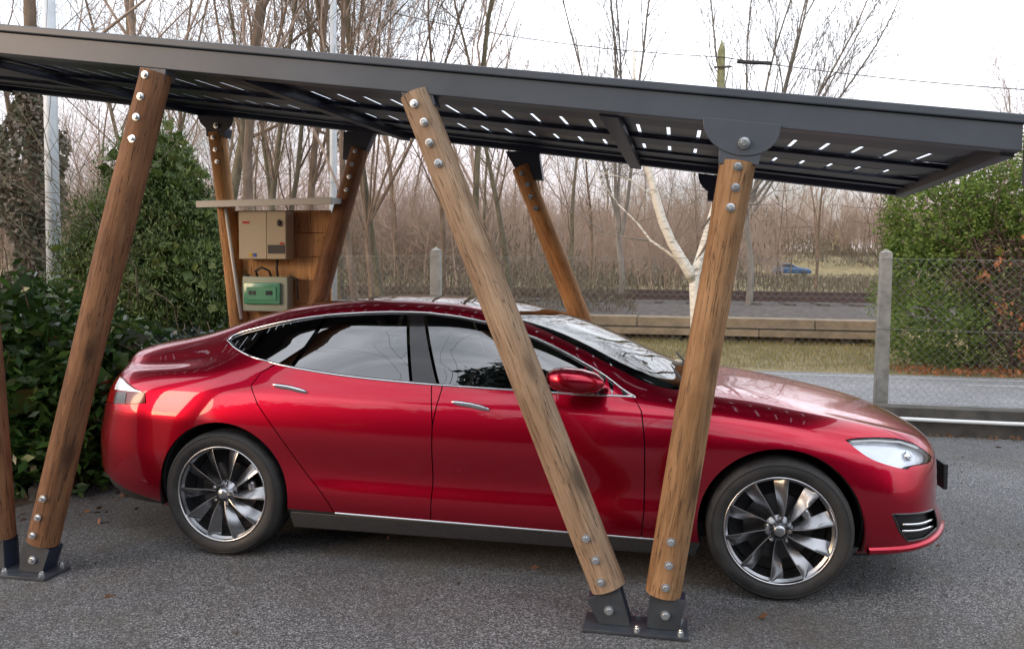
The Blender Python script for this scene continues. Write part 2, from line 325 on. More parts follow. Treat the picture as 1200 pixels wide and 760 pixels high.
# per feature line: knots (x, w, z) in the middle, then the rear end (x, z) and the front end (x, z) on the centreline
FL = [
 ([(-3.45,0.84,0.23),(-2.96,0.86,0.2),(-1.3,0.86,0.2),(0,0.86,0.2),(0.45,0.8,0.2)], (-3.9,0.24), (0.8,0.2)),
 ([(-3.45,0.9,0.3),(-2.96,0.95,0.28),(-2.2,0.935,0.27),(-1.3,0.935,0.27),(-0.6,0.94,0.27),(0,0.95,0.27),(0.45,0.885,0.26)], (-4,0.32), (0.905,0.262)),
 ([(-3.45,0.925,0.42),(-2.96,0.968,0.41),(-2.2,0.955,0.385),(-1.3,0.95,0.375),(-0.6,0.958,0.38),(0,0.968,0.4),(0.45,0.92,0.39)], (-4.04,0.44), (0.925,0.335)),
 ([(-3.45,0.935,0.56),(-2.96,0.978,0.56),(-2.2,0.941,0.49),(-1.3,0.936,0.48),(-0.6,0.945,0.49),(0,0.972,0.55),(0.45,0.93,0.52)], (-4.04,0.57), (0.885,0.43)),
 ([(-3.45,0.935,0.74),(-2.96,0.978,0.73),(-2.2,0.968,0.7),(-1.3,0.965,0.69),(-0.6,0.965,0.7),(0,0.966,0.73),(0.45,0.905,0.66)], (-4,0.74), (0.890,0.565)),
 ([(-3.45,0.9,0.9),(-2.96,0.945,0.9),(-2.2,0.94,0.88),(-1.3,0.935,0.87),(-0.6,0.935,0.87),(0,0.92,0.86),(0.45,0.845,0.79)], (-3.96,0.88), (0.880,0.66)),
 ([(-3.45,0.82,1),(-3.2,0.855,1.01),(-2.96,0.875,1.015),(-2.6,0.885,1.005),(-2.2,0.888,0.985),(-1.75,0.888,0.975),(-1.3,0.886,0.965),(-0.9,0.884,0.96),(-0.6,0.875,0.955),(-0.3,0.845,0.95),(0,0.81,0.928),(0.45,0.755,0.853)], (-3.93,0.95), (0.860,0.70)),
 ([(-3.45,0.73,1.03),(-3.2,0.755,1.065),(-2.96,0.762,1.128),(-2.6,0.778,1.18),(-2.2,0.785,1.19),(-1.75,0.792,1.18),(-1.3,0.811,1.13),(-0.9,0.835,1.04),(-0.6,0.825,0.983),(-0.3,0.77,0.974),(0,0.72,0.944),(0.45,0.68,0.852)], (-3.93,0.995), (0.86,0.71)),
 ([(-3.45,0.65,1.1),(-3.2,0.655,1.155),(-2.96,0.66,1.233),(-2.6,0.655,1.34),(-2.2,0.652,1.38),(-1.75,0.664,1.375),(-1.3,0.72,1.265),(-0.9,0.775,1.105),(-0.6,0.77,1.01),(-0.3,0.67,0.986),(0,0.59,0.955),(0.45,0.56,0.866)], (-3.93,1.03), (0.852,0.72)),
 ([(-3.45,0.55,1.15),(-3.2,0.555,1.215),(-2.96,0.55,1.303),(-2.6,0.545,1.388),(-2.2,0.545,1.423),(-1.75,0.56,1.412),(-1.3,0.61,1.312),(-0.9,0.69,1.15),(-0.6,0.68,1.04),(-0.3,0.51,0.995),(0,0.44,0.962),(0.45,0.42,0.876)], (-3.92,1.05), (0.848,0.727)),
 ([(-3.45,0.28,1.18),(-3.2,0.28,1.25),(-2.96,0.28,1.33),(-2.6,0.27,1.408),(-2.2,0.27,1.441),(-1.75,0.28,1.43),(-1.3,0.31,1.358),(-0.9,0.36,1.215),(-0.6,0.36,1.075),(-0.36,0.3,1.002),(0,0.22,0.968),(0.45,0.22,0.884)], (-3.92,1.055), (0.845,0.732)),
 ([(-3.45,0,1.185),(-3.2,0,1.255),(-2.96,0,1.336),(-2.6,0,1.413),(-2.2,0,1.446),(-1.75,0,1.436),(-1.3,0,1.372),(-0.9,0,1.24),(-0.6,0,1.105),(-0.34,0,1.003),(0,0,0.971),(0.45,0,0.887)], (-3.92,1.055), (0.843,0.733)),
]
NR, NM, NF, NT = 44, 260, 44, 200
def build_surface():
    nf = len(FL); X = []; 
    xm = np.linspace(-3.45, .45, NM)
    tr = np.linspace(np.pi/2, 0, NR, endpoint=False); tf = np.linspace(0, np.pi/2, NF+1)[1:]
    nu = NR+NM+NF
    P = np.zeros((nf, nu, 3))
    for i, (kn, re, fe) in enumerate(FL):
        kx = [k[0] for k in kn]; kw = [k[1] for k in kn]; kz = [k[2] for k in kn]
        wm = pchip(kx, kw, xm); zm = pchip(kx, kz, xm)
        n = 2.9
        # rear wrap: leave with the slope the side already has
        s, c = np.sin(tr)**(2/n), np.cos(tr)**(2/n)
        sl = (kw[1]-kw[0])/(kx[1]-kx[0]); L = -3.45-re[0]
        xr = -3.45-L*s; wr = (wm[0]-sl*L*s*.5)*c; zr = zm[0]+(re[1]-zm[0])*(0.35*s+0.65*s**2) 
        n = 2.5
        s, c = np.sin(tf)**(2/n), np.cos(tf)**(2/n); L = fe[0]-.45
        sl = (kw[-1]-kw[-2])/(kx[-1]-kx[-2])
        xf = .45+L*s; wf = (wm[-1]+sl*L*s*.5)*c; zf = zm[-1]+(fe[1]-zm[-1])*(.5*s+.5*s**2.5)
        P[i,:,0] = np.r_[xr, xm, xf]; P[i,:,1] = np.r_[wr, wm, wf]; P[i,:,2] = np.r_[zr, zm, zf]
    # across the features: cubic through the points with a t that follows arc length of a mean section
    tk = np.array([0,.075,.19,.30,.43,.56,.66,.78,.88,.94, 0.975, 1.0])
    tk = np.array([0, .07,.16,.26,.39,.51,.60,.70,.79,.85,.93,1.0])
    t = np.linspace(0, 1, NT)
    S = np.zeros((nu, NT, 3))
    for u in range(nu):
        for k in range(3):
            S[u,:,k] = pchip(tk, P[:,u,k], t)
    # fairing: smooth along both directions, ends kept
    def sm(A, ax, it):
        for _ in range(it):
            B = A.copy(); sl = [slice(None)]*3
            lo = list(sl); hi = list(sl); mi = list(sl)
            lo[ax] = slice(0,-2); hi[ax] = slice(2,None); mi[ax] = slice(1,-1)
            B[tuple(mi)] = .5*A[tuple(mi)]+.25*(A[tuple(lo)]+A[tuple(hi)])
            if ax == 1:                      # symmetric across the centreline
                B[:,-1,0] = .5*A[:,-1,0]+.5*A[:,-2,0]; B[:,-1,2] = .5*A[:,-1,2]+.5*A[:,-2,2]
            A = B
        return A
    S = sm(S, 0, 60); S = sm(S, 1, 7); S = sm(S, 0, 20)
    S[:,-1,1] = 0; S[0,:,1] = 0; S[-1,:,1] = 0
    return S
S = build_surface()
NU = S.shape[0]
def _normals():
    du = np.gradient(S, axis=0); dt = np.gradient(S, axis=1)
    n = np.cross(dt, du)          # (x, w, z) frame
    # ends
    l = np.linalg.norm(n, axis=2, keepdims=True); l[l < 1e-9] = 1
    n = n/l
    n[0,:] = (-1,0,0); n[-1,:] = (1,0,0)
    n[:,-1,1] = 0
    return n/np.maximum(np.linalg.norm(n, axis=2, keepdims=True), 1e-9)
SN = _normals()
mid = SN[NU//2, 60]
if mid[1] < 0: 
    SN = -SN; SN[0,:] = (-1,0,0); SN[-1,:] = (1,0,0)
def _samp(A, uv):
    u = np.clip(uv[:,0], 0, NU-1.0001); v = np.clip(uv[:,1], 0, NT-1.0001)
    i = u.astype(int); j = v.astype(int); a = (u-i)[:,None]; b = (v-j)[:,None]
    return (A[i,j]*(1-a)*(1-b)+A[i+1,j]*a*(1-b)+A[i,j+1]*(1-a)*b+A[i+1,j+1]*a*b)
def spos(uv): return _samp(S, uv)
def snor(uv):
    n = _samp(SN, uv); return n/np.maximum(np.linalg.norm(n, axis=1, keepdims=True), 1e-9)
def inv(pts, axes, tlo=0, thi=NT-1):
    """(x,z) on the side (axes 0,2) or (x,w) on top (axes 0,1) -> grid (u,v)"""
    A = S[:, tlo:thi+1][:, :, axes]; out = []
    for p in pts:
        d = ((A-np.array(p))**2).sum(2); k = np.unravel_index(d.argmin(), d.shape)
        uv = np.array([[float(k[0]), float(k[1]+tlo)]])
        for _ in range(6):
            f = spos(uv)[0][axes]-p
            e = .5; J = np.stack([(spos(uv+[[e,0]])[0][axes]-spos(uv-[[e,0]])[0][axes])/(2*e), (spos(uv+[[0,e]])[0][axes]-spos(uv-[[0,e]])[0][axes])/(2*e)], 1)
            try: st = np.linalg.solve(J, f)
            except Exception: break
            uv = uv-np.clip(st, -2, 2)[None]; uv[:,0] = np.clip(uv[:,0], 0, NU-1.001); uv[:,1] = np.clip(uv[:,1], 0, NT-1.001)
        out.append(uv[0])
    return np.array(out)
# ------------------------------------------------------------------ the car
car = empty('parked_car', (-1.48, YC, 0))
tag(car, 'glossy dark red four door saloon with grey turbine wheels parked under the carport', 'car')
CO = Vector((-1.48, YC, 0))
SU, SV = .0150, .0125                       # metric scale of the (u,v) grid for triangulation
def dens(poly, closed=True, step=.02):
    out = []; n = len(poly)
    for i in range(n if closed else n-1):
        a = np.array(poly[i], float); b = np.array(poly[(i+1) % n], float)
        k = max(1, int(np.ceil(np.hypot(*(b-a))/step)))
        for j in range(k): out.append(a+(b-a)*j/k)
    if not closed: out.append(np.array(poly[-1], float))
    return np.array(out)
def inside(P, poly):
    x, y = P[:,0], P[:,1]; r = np.zeros(len(P), bool); n = len(poly); j = n-1
    for i in range(n):
        xi, yi = poly[i]; xj, yj = poly[j]
        if yi != yj:
            c = ((yi > y) != (yj > y)) & (x < (xj-xi)*(y-yi)/(yj-yi)+xi); r ^= c
        j = i
    return r
def smooth_poly(pts, k=6, sharp=()):
    """closed Catmull-Rom through points, corners kept at indices in sharp"""
    n = len(pts); out = []
    for i in range(n):
        p1, p2 = np.array(pts[i], float), np.array(pts[(i+1) % n], float)
        p0 = np.array(pts[i-1], float) if i not in sharp else 2*p1-p2
        p3 = np.array(pts[(i+2) % n], float) if (i+1) % n not in sharp else 2*p2-p1
        for j in range(k):
            t = j/k; out.append(.5*((2*p1)+(-p0+p2)*t+(2*p0-5*p1+4*p2-p3)*t*t+(-p0+3*p1-3*p2+p3)*t**3))
    return np.array(out)
def shrink(poly, d):
    """offset a closed polygon by d (positive inward), in grid metres"""
    P = np.asarray(poly, float); A = 0
    n = len(P); q = np.roll(P, -1, 0); A = (P[:,0]*q[:,1]-q[:,0]*P[:,1]).sum()
    e1 = P-np.roll(P, 1, 0); e2 = np.roll(P, -1, 0)-P
    def nrm(e):
        l = np.maximum(np.linalg.norm(e, axis=1, keepdims=True), 1e-9); e = e/l; return np.stack([-e[:,1], e[:,0]], 1)
    m = nrm(e1)+nrm(e2); l = np.maximum((m**2).sum(1, keepdims=True)/2, .25); m = m/l
    return P+m*d*(1 if A > 0 else -1)
def g2m(uv): return np.asarray(uv)*[SU, SV]
def m2g(P): return np.asarray(P)/[SU, SV]
def tri_region(outer, holes=(), step=.03, extra=None):
    """outer/holes in grid metres -> points (grid uv), triangles, boundary edges"""
    loops = [dens(outer)]+[dens(h) for h in holes]
    lo = loops[0].min(0); hi = loops[0].max(0)
    gx, gy = np.meshgrid(np.arange(lo[0]+step/2, hi[0], step), np.arange(lo[1]+step/2, hi[1], step))
    G = np.stack([gx.ravel(), gy.ravel()], 1); G = G[inside(G, loops[0])]
    for h in loops[1:]: G = G[~inside(G, h)]
    allb = np.concatenate(loops)
    keep = np.ones(len(G), bool)
    for c in range(0, len(G), 4000):
        d = ((G[c:c+4000,None]-allb[None])**2).sum(2).min(1); keep[c:c+4000] = d > (.45*step)**2
    G = G[keep]
    V = [Vector(p) for p in np.concatenate([allb, G])]; E = []; k = 0
    for l in loops:
        E += [(k+i, k+(i+1) % len(l)) for i in range(len(l))]; k += len(l)
    vo, eo, fo, _, _, _ = delaunay_2d_cdt(V, E, [], 0, 1e-5)
    P = np.array([tuple(v) for v in vo]); F = np.array([f for f in fo if len(f) == 3])
    c = P[F].mean(1); k = inside(c, loops[0])
    for h in loops[1:]: k &= ~inside(c, h)
    F = F[k]
    ar = (P[F[:,1]]-P[F[:,0]]); br = (P[F[:,2]]-P[F[:,0]]); cr_ = ar[:,0]*br[:,1]-ar[:,1]*br[:,0]
    F = F[np.abs(cr_) > 1e-9]; cr_ = cr_[np.abs(cr_) > 1e-9]
    F[cr_ < 0] = F[cr_ < 0][:, ::-1]
    used = np.unique(F); mp_ = -np.ones(len(P), int); mp_[used] = np.arange(len(used))
    return P[used], mp_[F]
def to_world(Pm, off=0.0, side=1):
    uv = m2g(Pm); p = spos(uv); n = snor(uv); p = p+n*off
    W = np.stack([p[:,0]-CO.x, -side*p[:,1], p[:,2]], 1); N = np.stack([n[:,0], -side*n[:,1], n[:,2]], 1)
    return W, N
def shell(Pm, F, off, sides, flange, depth_dir=-1):
    """surface + inward flange; sides: (1,) near, (-1,) far, (1,-1) both joined on the centreline"""
    e = {}
    for t in F:
        for a, b in ((t[0],t[1]),(t[1],t[2]),(t[2],t[0])): e[(min(a,b), max(a,b))] = e.get((min(a,b), max(a,b)), [])+[(a,b)]
    cl = Pm[:,1] > (NT-1)*SV-2e-4
    uu = Pm[:,0]/SU; cl |= (uu < 1e-3) | (uu > NU-1.002)
    V = []; N = []; FF = []
    for s in sides:
        W, Nn = to_world(Pm, off, s)
        if len(sides) == 2: W[cl,1] = 0
        k = len(V); V += list(W); N += list(Nn)
        tri = F+k
        # orientation check by the first triangle's normal
        a, b, c = W[F[len(F)//2]]; g = np.dot(np.cross(b-a, c-a), Nn[F[len(F)//2][0]])
        if g < 0: tri = tri[:, ::-1]
        FF += [tuple(t) for t in tri]
        if flange:
            bd = [v[0] for v in e.values() if len(v) == 1 and not (cl[v[0][0]] and cl[v[0][1]])]
            idx = sorted({i for ab in bd for i in ab}); m0 = {}
            # outward direction of the edge for the flange normal
            on = {i: np.zeros(3) for i in idx}
            for a_, b_ in bd:
                d = W[b_]-W[a_]; o_ = np.cross(d, Nn[a_]); l = np.linalg.norm(o_); o_ = o_/l if l > 1e-9 else o_
                if g < 0: o_ = -o_
                on[a_] += o_; on[b_] += o_
            for i in idx:
                o_ = on[i]; l = np.linalg.norm(o_); o_ = o_/l if l > 1e-9 else Nn[i]
                m0[i] = len(V); V.append(W[i]); N.append(o_); V.append(W[i]-Nn[i]*flange); N.append(o_)
            for a_, b_ in bd:
                f = (m0[a_], m0[a_]+1, m0[b_]+1, m0[b_]); FF.append(f if g < 0 else f[::-1])
    return V, FF, N
def car_panel(name, outer, mt, holes=(), sides=(1,-1), off=0., flange=.014, step=.03, parent=None, gap=0., label=None):
    if gap: outer = shrink(outer, gap)
    P, F = tri_region(outer, holes, step)
    res = []
    for sd_ in ([sides] if sides == (1,-1) and getattr(car_panel, 'joined', False) else [(s,) for s in sides]):
        V, FF, N = shell(P, F, off, sd_, flange)
        o = meshobj(name, V, FF, mt, parent or car, True, normals=N)
        if label: o['label'] = label
        res.append(o)
    return res
def side(pts, tlo=0, thi=NT-1): return g2m(inv(pts, [0,2], tlo, thi))
def top(pts, tlo=90): return g2m(inv(pts, [0,1], tlo))
VT = (NT-1)*SV; UM = (NU-1)*SU
# --- outlines on the body surface
DLO = side([(-3.074,1.178),(-3.05,1.205),(-2.983,1.231),(-2.908,1.250),(-2.772,1.283),(-2.667,1.304),(-2.562,1.322),(-2.426,1.340),(-2.275,1.352),(-2.080,1.362),(-1.884,1.362),(-1.779,1.354),(-1.613,1.334),(-1.533,1.320),(-1.432,1.297),(-1.297,1.257),(-1.176,1.212),(-1.011,1.136),(-.860,1.056),(-.71,.966),(-.935,.968),(-1.131,.973),(-1.342,.979),(-1.553,.985),(-1.779,.992),(-2.050,1.005),(-2.291,1.022),(-2.396,1.032),(-2.531,1.048),(-2.622,1.060),(-2.72,1.076),(-2.863,1.103),(-2.98,1.137)], 60, 172)
DLO = smooth_poly(DLO, 4, sharp=(0,19))
def arch(cx, r, z0=.36, n=40):
    """wheel arch cut: circle top, then straight down past the sill"""
    pts = [(cx+r*math.cos(q), z0+r*math.sin(q)) for q in np.linspace(R(-20), R(200), n)]
    g = side(pts, 0, 110); return np.vstack([g, [[g[-1][0], -.3], [g[0][0], -.3]]])
ARCH_R, ARCH_F = arch(-2.96, .392), arch(0, .392)
TAIL = side([(-3.80,.80),(-3.726,.809),(-3.572,.817),(-3.446,.831),(-3.464,.883),(-3.546,.905),(-3.66,.945),(-3.74,.962),(-3.80,.955)], 60, 140)
ut = 8*SU                                   # the lamp runs on round the corner
TAIL = np.vstack([[[ut, TAIL[0][1]]], TAIL[1:-1], [[ut+.02, TAIL[-1][1]]]])
HEAD = smooth_poly(side([(.301,.798),(.397,.806),(.552,.797),(.650,.766),(.730,.720),(.755,.695),(.735,.672),(.627,.674),(.590,.661),(.523,.678),(.433,.708),(.365,.748)], 60, 140), 3, sharp=(0,5,8))
FOG = side([(.521,.452),(.76,.440),(.775,.345),(.697,.312),(.606,.310),(.557,.372)], 20, 90)
WS_T = top([(-1.44,.565),(-1.327,.612),(-1.191,.648),(-.981,.698),(-.770,.745),(-.619,.775),(-.505,.77),(-.43,.62),(-.385,.45),(-.355,.25),(-.34,.0)], 140)
WS = np.vstack([WS_T[:-1], [[WS_T[-1][0], VT]], [[top([(-1.53,0)],140)[0][0], VT]], top([(-1.52,.3)],140)])
ROOF = np.vstack([top([(-1.475,.555),(-1.9,.535),(-2.3,.525),(-2.62,.52)],140), top([(-2.66,.3)],140), [[top([(-2.68,0)],140)[0][0], VT]], [[top([(-1.56,0)],140)[0][0], VT]], top([(-1.55,.3)],140)])
RGL = np.vstack([top([(-2.70,.50),(-3.1,.515),(-3.42,.50),(-3.60,.42)],140), top([(-3.66,.2)],140), [[top([(-3.67,0)],140)[0][0], VT]], [[top([(-2.71,0)],140)[0][0], VT]], top([(-2.70,.3)],140)])
HOOD = np.vstack([top([(-.46,.775),(-.318,.768),(-.047,.755),(.285,.745),(.45,.752),(.60,.745),(.70,.705),(.775,.62)],100), top([(.825,.45)],100), top([(.85,.22)],100), [[UM-.004, VT]], [[top([(-.30,0)],140)[0][0], VT]], top([(-.315,.25)],140), top([(-.345,.45)],140), top([(-.39,.62)],140)])
DR = side([(-2.72,1.076),(-2.765,1.02),(-2.80,.952),(-2.742,.857),(-2.637,.734),(-2.516,.567),(-2.411,.438),(-2.335,.342),(-2.306,.285),(-1.764,.276),(-1.752,.5),(-1.752,.78),(-1.766,.992)], 0, 172)
DF = side([(-1.766,.992),(-1.752,.78),(-1.752,.5),(-1.764,.276),(-1.236,.268),(-.664,.262),(-.652,.40),(-.652,.57),(-.655,.747),(-.675,.90),(-.70,.966)], 0, 172)
def dlo_edge(xa, xb, lower=True):
    """piece of the DLO outline between two x on its lower edge"""
    ua, ub = side([(xa,1.0)],60,150)[0][0], side([(xb,1.0)],60,150)[0][0]
    P = [p for p in DLO if min(ua,ub) < p[0] < max(ua,ub)]
    med = np.interp
    lowp = [p for p in P if p[1] < side([(m2g([p])[0][0] and spos(m2g([p]))[0][0], 1.12)],60,172)[0][1]]
    lowp.sort(key=lambda p: p[0]); return lowp
DLO_O = shrink(DLO, -.002)
DRlow = dlo_edge(-2.72, -1.766); DFlow = dlo_edge(-1.766, -.71)
DRp = np.vstack([[DRlow[0]-[0,.003]], DR[1:-1], np.array(DRlow)[::-1]-[0,.003]])
DFp = np.vstack([np.array(DFlow)-[0,.003], [[DF[-2][0]+.0, DF[-2][1]]], DF[-3:0:-1]])
SILL_T = side([(-2.60,.292),(-2.306,.285),(-1.764,.276),(-1.236,.268),(-.664,.262),(-.33,.258)], 0, 90)
# body shell (everything painted that is neither door, lamp nor glass)
BODY = np.array([[0,.0],[UM,.0],[UM,VT],[0,VT]])
lowcut = np.vstack([[[-.1,-.2]], [[-.1, side([(-3.7,.30)],0,90)[0][1]+.03]], side([(-3.6,.275),(-3.40,.245)],0,90), [[side([(-3.40,.245)],0,90)[0][0], .0]]])
SILLCUT = np.vstack([SILL_T, [[SILL_T[-1][0], -.2], [SILL_T[0][0], -.2]]])
FLOW = side([(.36,.245),(.5,.238),(.70,.25),(.80,.262)],0,60)
FRONTCUT = np.vstack([FLOW, [[UM+.1, FLOW[-1][1]+.01]], [[UM+.1,-.2]], [[FLOW[0][0],-.2]]])
car_panel.joined = True
gp = .0030
REARCUT = np.vstack([[[-.1, side([(-3.75,.385)],0,90)[0][1]]], side([(-3.786,.382),(-3.70,.345),(-3.599,.31),(-3.387,.254)],0,90), [[side([(-3.387,.254)],0,90)[0][0], -.2]], [[-.1,-.2]]])
NOSE = np.array([[UM+.05, side([(.80,.47)],20,120)[0][1]], [UM-16*SU, side([(.80,.48)],20,120)[0][1]], [UM-20*SU, side([(.80,.58)],20,120)[0][1]], [UM-15*SU, side([(.80,.68)],20,130)[0][1]], [UM+.05, side([(.80,.69)],20,130)[0][1]]])
holes = [shrink(h, -gp) for h in (DRp, DFp, WS, ROOF, RGL, HOOD, HEAD, TAIL, FOG)]+[DLO_O, ARCH_R, ARCH_F, SILLCUT, FRONTCUT, REARCUT, NOSE]
body = car_panel('body', BODY, M['red'], holes=holes, step=.024, flange=.012)[0]
# lower plastics
low = car_panel('lower_valance', np.array([[0,.0],[UM,.0],[UM,.36],[0,.36]]), M['black'], holes=[ARCH_R, ARCH_F], off=-.010, flange=0, step=.05)[0]
nose = car_panel('nose_panel', NOSE*[1,1]-[.052,0], M['black_gloss'], off=-.002, flange=.01, step=.03)[0]
hood = car_panel('hood', HOOD, M['red'], gap=gp, flange=.014, step=.024)[0]
ws = car_panel('windscreen', WS, M['screen'], gap=.004, off=-.003, flange=0, step=.03)[0]
roofp = car_panel('glass_roof', ROOF, M['roof_glass'], gap=.003, off=-.001, flange=.006, step=.03)[0]
rgl = car_panel('rear_window', RGL, M['roof_glass'], gap=.004, off=-.003, flange=0, step=.03)[0]
car_panel.joined = False
# black frit round the screens: a ring just under the glass
def ring(name, outer, wd, parent, mt, off):
    inn = shrink(outer, wd); P, F = tri_region(shrink(outer, .004), [inn], .03)
    V, FF, N = shell(P, F, off, (1,-1), 0); return meshobj(name, V, FF, mt, parent, True, normals=N)
WSB = WS.copy(); fr = ring('screen_border', WS, .055, ws, M['black_gloss'], -.007)
# inner liner that closes the joints (dark, 3.5 cm inside)
LIN = np.array([[2*SU,.06],[UM-2*SU,.06],[UM-2*SU,VT*.585],[2*SU,VT*.585]])
P, F = tri_region(LIN, [shrink(ARCH_R, -.0), shrink(ARCH_F, -.0)], .06); V, FF, N = shell(P, F, -.04, (1,-1), 0); liner = meshobj('inner_liner', V, FF, M['inside'], body, True)
for hz in ((-.36,.62),(-3.55,-3.1)):       # under hood and boot lid
    mb = MB(); mb.box((hz[0]-CO.x,-.60,.35),(hz[1]-CO.x,.60,.70)); mb.build('inner_panel', M['inside'], body)
# doors with handle, side glass
seams = []
def trim(path, wd, ht, mt, name, parent, off=0., closed=True, sides=(1,-1), step=.02):
    P = dens(path, closed, step); n = len(P); res = []
    for s in sides:
        W, N = to_world(P, off, s); V = []; F = []
        for i in range(n):
            a = W[(i-1) % n] if closed or i > 0 else W[i]; b = W[(i+1) % n] if closed or i < n-1 else W[i]
            t = b-a; t /= max(np.linalg.norm(t), 1e-9); bn = np.cross(t, N[i]); bn /= max(np.linalg.norm(bn), 1e-9)
            for (u_, v_) in ((-.5,-.3),(-.42,.6),(0,1),(.42,.6),(.5,-.3)): V.append(W[i]+bn*wd*u_+N[i]*ht*v_)
        m_ = n if closed else n-1
        for i in range(m_):
            j = (i+1) % n
            for k in range(4): F.append((i*5+k, i*5+k+1, j*5+k+1, j*5+k))
        mb = MB(); mb.V = [tuple(v) for v in V]; mb.F = F; res.append(mb.build(name, mt, parent if not isinstance(parent, list) else parent[sides.index(s)], True))
    return res
doors_r = car_panel('rear_door', DRp, M['red'], gap=gp, flange=.014, step=.024)
doors_f = car_panel('front_door', DFp, M['red'], gap=gp, flange=.014, step=.024)
chromes = trim(shrink(DLO, -.001), .013, .006, M['chrome'], 'window_trim', car)
# window panes inside the chrome outline, cut by pillars
def cut_region(xa_b, xa_t, xb_b, xb_t, gapm=.004):
    """part of the DLO between two slanted lines (x at bottom / x at top)"""
    D = shrink(DLO, .011); 
    def ln(xb_, xt_): return side([(xb_,1.0),(xt_,1.36)],60,172)
    la, lb = ln(xa_b, xa_t), ln(xb_b, xb_t)
    def clip(P, a, b, keep):           # Sutherland-Hodgman on one line
        out = []; d = b-a; nrm = np.array([-d[1], d[0]])/np.hypot(*d)*keep
        f = lambda p: np.dot(p-a, nrm)-gapm
        for i in range(len(P)):
            p, q = P[i], P[(i+1) % len(P)]; fp, fq = f(p), f(q)
            if fp >= 0: out.append(p)
            if (fp >= 0) != (fq >= 0): out.append(p+(q-p)*fp/(fp-fq))
        return np.array(out)
    P = D
    if xa_b is not None: P = clip(P, la[0], la[1], -1)
    if xb_b is not None: P = clip(P, lb[0], lb[1], 1)
    return P
panes = [('quarter_window', cut_region(-9 if False else -3.6,-3.6,-2.64,-2.45), M['side_glass'], [car,car]),
         ('door_window', cut_region(-2.62,-2.43,-1.90,-1.985), M['side_glass'], doors_r),
         ('pillar_cover', cut_region(-1.89,-1.975,-1.752,-1.89), M['black_gloss'], [car,car]),
         ('door_window', cut_region(-1.742,-1.88,-.5,-.5), M['front_glass'], doors_f)]
for nm, poly, mt, par in panes:
    P, F = tri_region(poly, (), .03)
    for k, s in enumerate((1,-1)):
        V, FF, N = shell(P, F, -.006, (s,), .008); meshobj(nm, V, FF, mt, par[k], True, normals=N)
# black seal ring under the chrome
P, F = tri_region(DLO, [shrink(DLO, .014)], .03)
for s in (1,-1):
    V, FF, N = shell(P, F, -.009, (s,), 0); meshobj('window_seal', V, FF, M['black'], car, True, normals=N)
# headlamps, tail lamps, fog vents
def inner(name, poly, off, mt, par, sh=0., step=.03, flange=0):
    P, F = tri_region(shrink(poly, sh), (), step)
    r = []
    for k, s in enumerate((1,-1)):
        V, FF, N = shell(P, F, off, (s,), flange); r.append(meshobj(name, V, FF, mt, par[k] if isinstance(par, list) else par, True, normals=N))
    return r
heads = inner('headlight', HEAD, -.002, M['lens'], car, gp, .025)
inner('reflector', HEAD, -.035, M['lamp_in'], heads, .004)
inner('lamp_housing', HEAD, -.045, M['black_gloss'], heads, -.004)
hp = side([(.60,.725)],60,140)[0]
for k, s in enumerate((1,-1)):
    for (x_, z_, r_) in ((.63,.722,.022),):
        W, N = to_world(side([(x_,z_)],60,140), -.020, s)
        Mx = Matrix.Translation(Vector(W[0])) @ Vector(N[0]).to_track_quat('Z','Y').to_matrix().to_4x4()
        mb = MB(); mb.lathe([(.0,.004),(r_*.7,.002),(r_*.8,-.002),(r_,.006),(r_*1.08,-.008)], 24, 'z', Mx); mb.build('lamp_projector', M['chrome'], heads[k], True)
    W, N = to_world(dens(side([(.33,.793),(.45,.797),(.58,.785),(.68,.748)],60,140), False), -.012, s)
    mb = MB(); mb.tube(W, .006, 6); mb.build('light_strip', M['white'], heads[k], True)
tails = inner('tail_light', TAIL, -.001, M['tail'], car, gp, .03, .01)
inner('smoked_panel', side([(-3.70,.812),(-3.60,.814),(-3.60,.878),(-3.70,.872)],60,140), .0012, M['tail_grey'], tails, 0, .02)
inner('white_panel', np.vstack([side([(-3.72,.885),(-3.48,.888),(-3.546,.900),(-3.66,.938),(-3.73,.950)],60,140)]), .0012, M['lamp_in'], tails, 0, .02)  # pale area laid over the upper part of the tail lamp
fogs = inner('bumper_vent', FOG, -.045, M['inside'], car, -.01)
for k, s in enumerate((1,-1)):
    for z_ in (.362,.395):
        W, N = to_world(dens(side([(.575,z_+.004),(.66,z_),(.745,z_+.003)],20,90), False), -.004, s)
        mb = MB(); mb.tube(W, .0065, 6); mb.build('vent_fin', M['chrome'], fogs[k], True)
trim(FOG, .010, .004, M['black_gloss'], 'vent_surround', car)
trim(side([(.42,.262),(.52,.266),(.62,.272),(.72,.282),(.80,.295),(.86,.31)],0,60), .040, .020, M['red'], 'bumper_lip', car, closed=False)
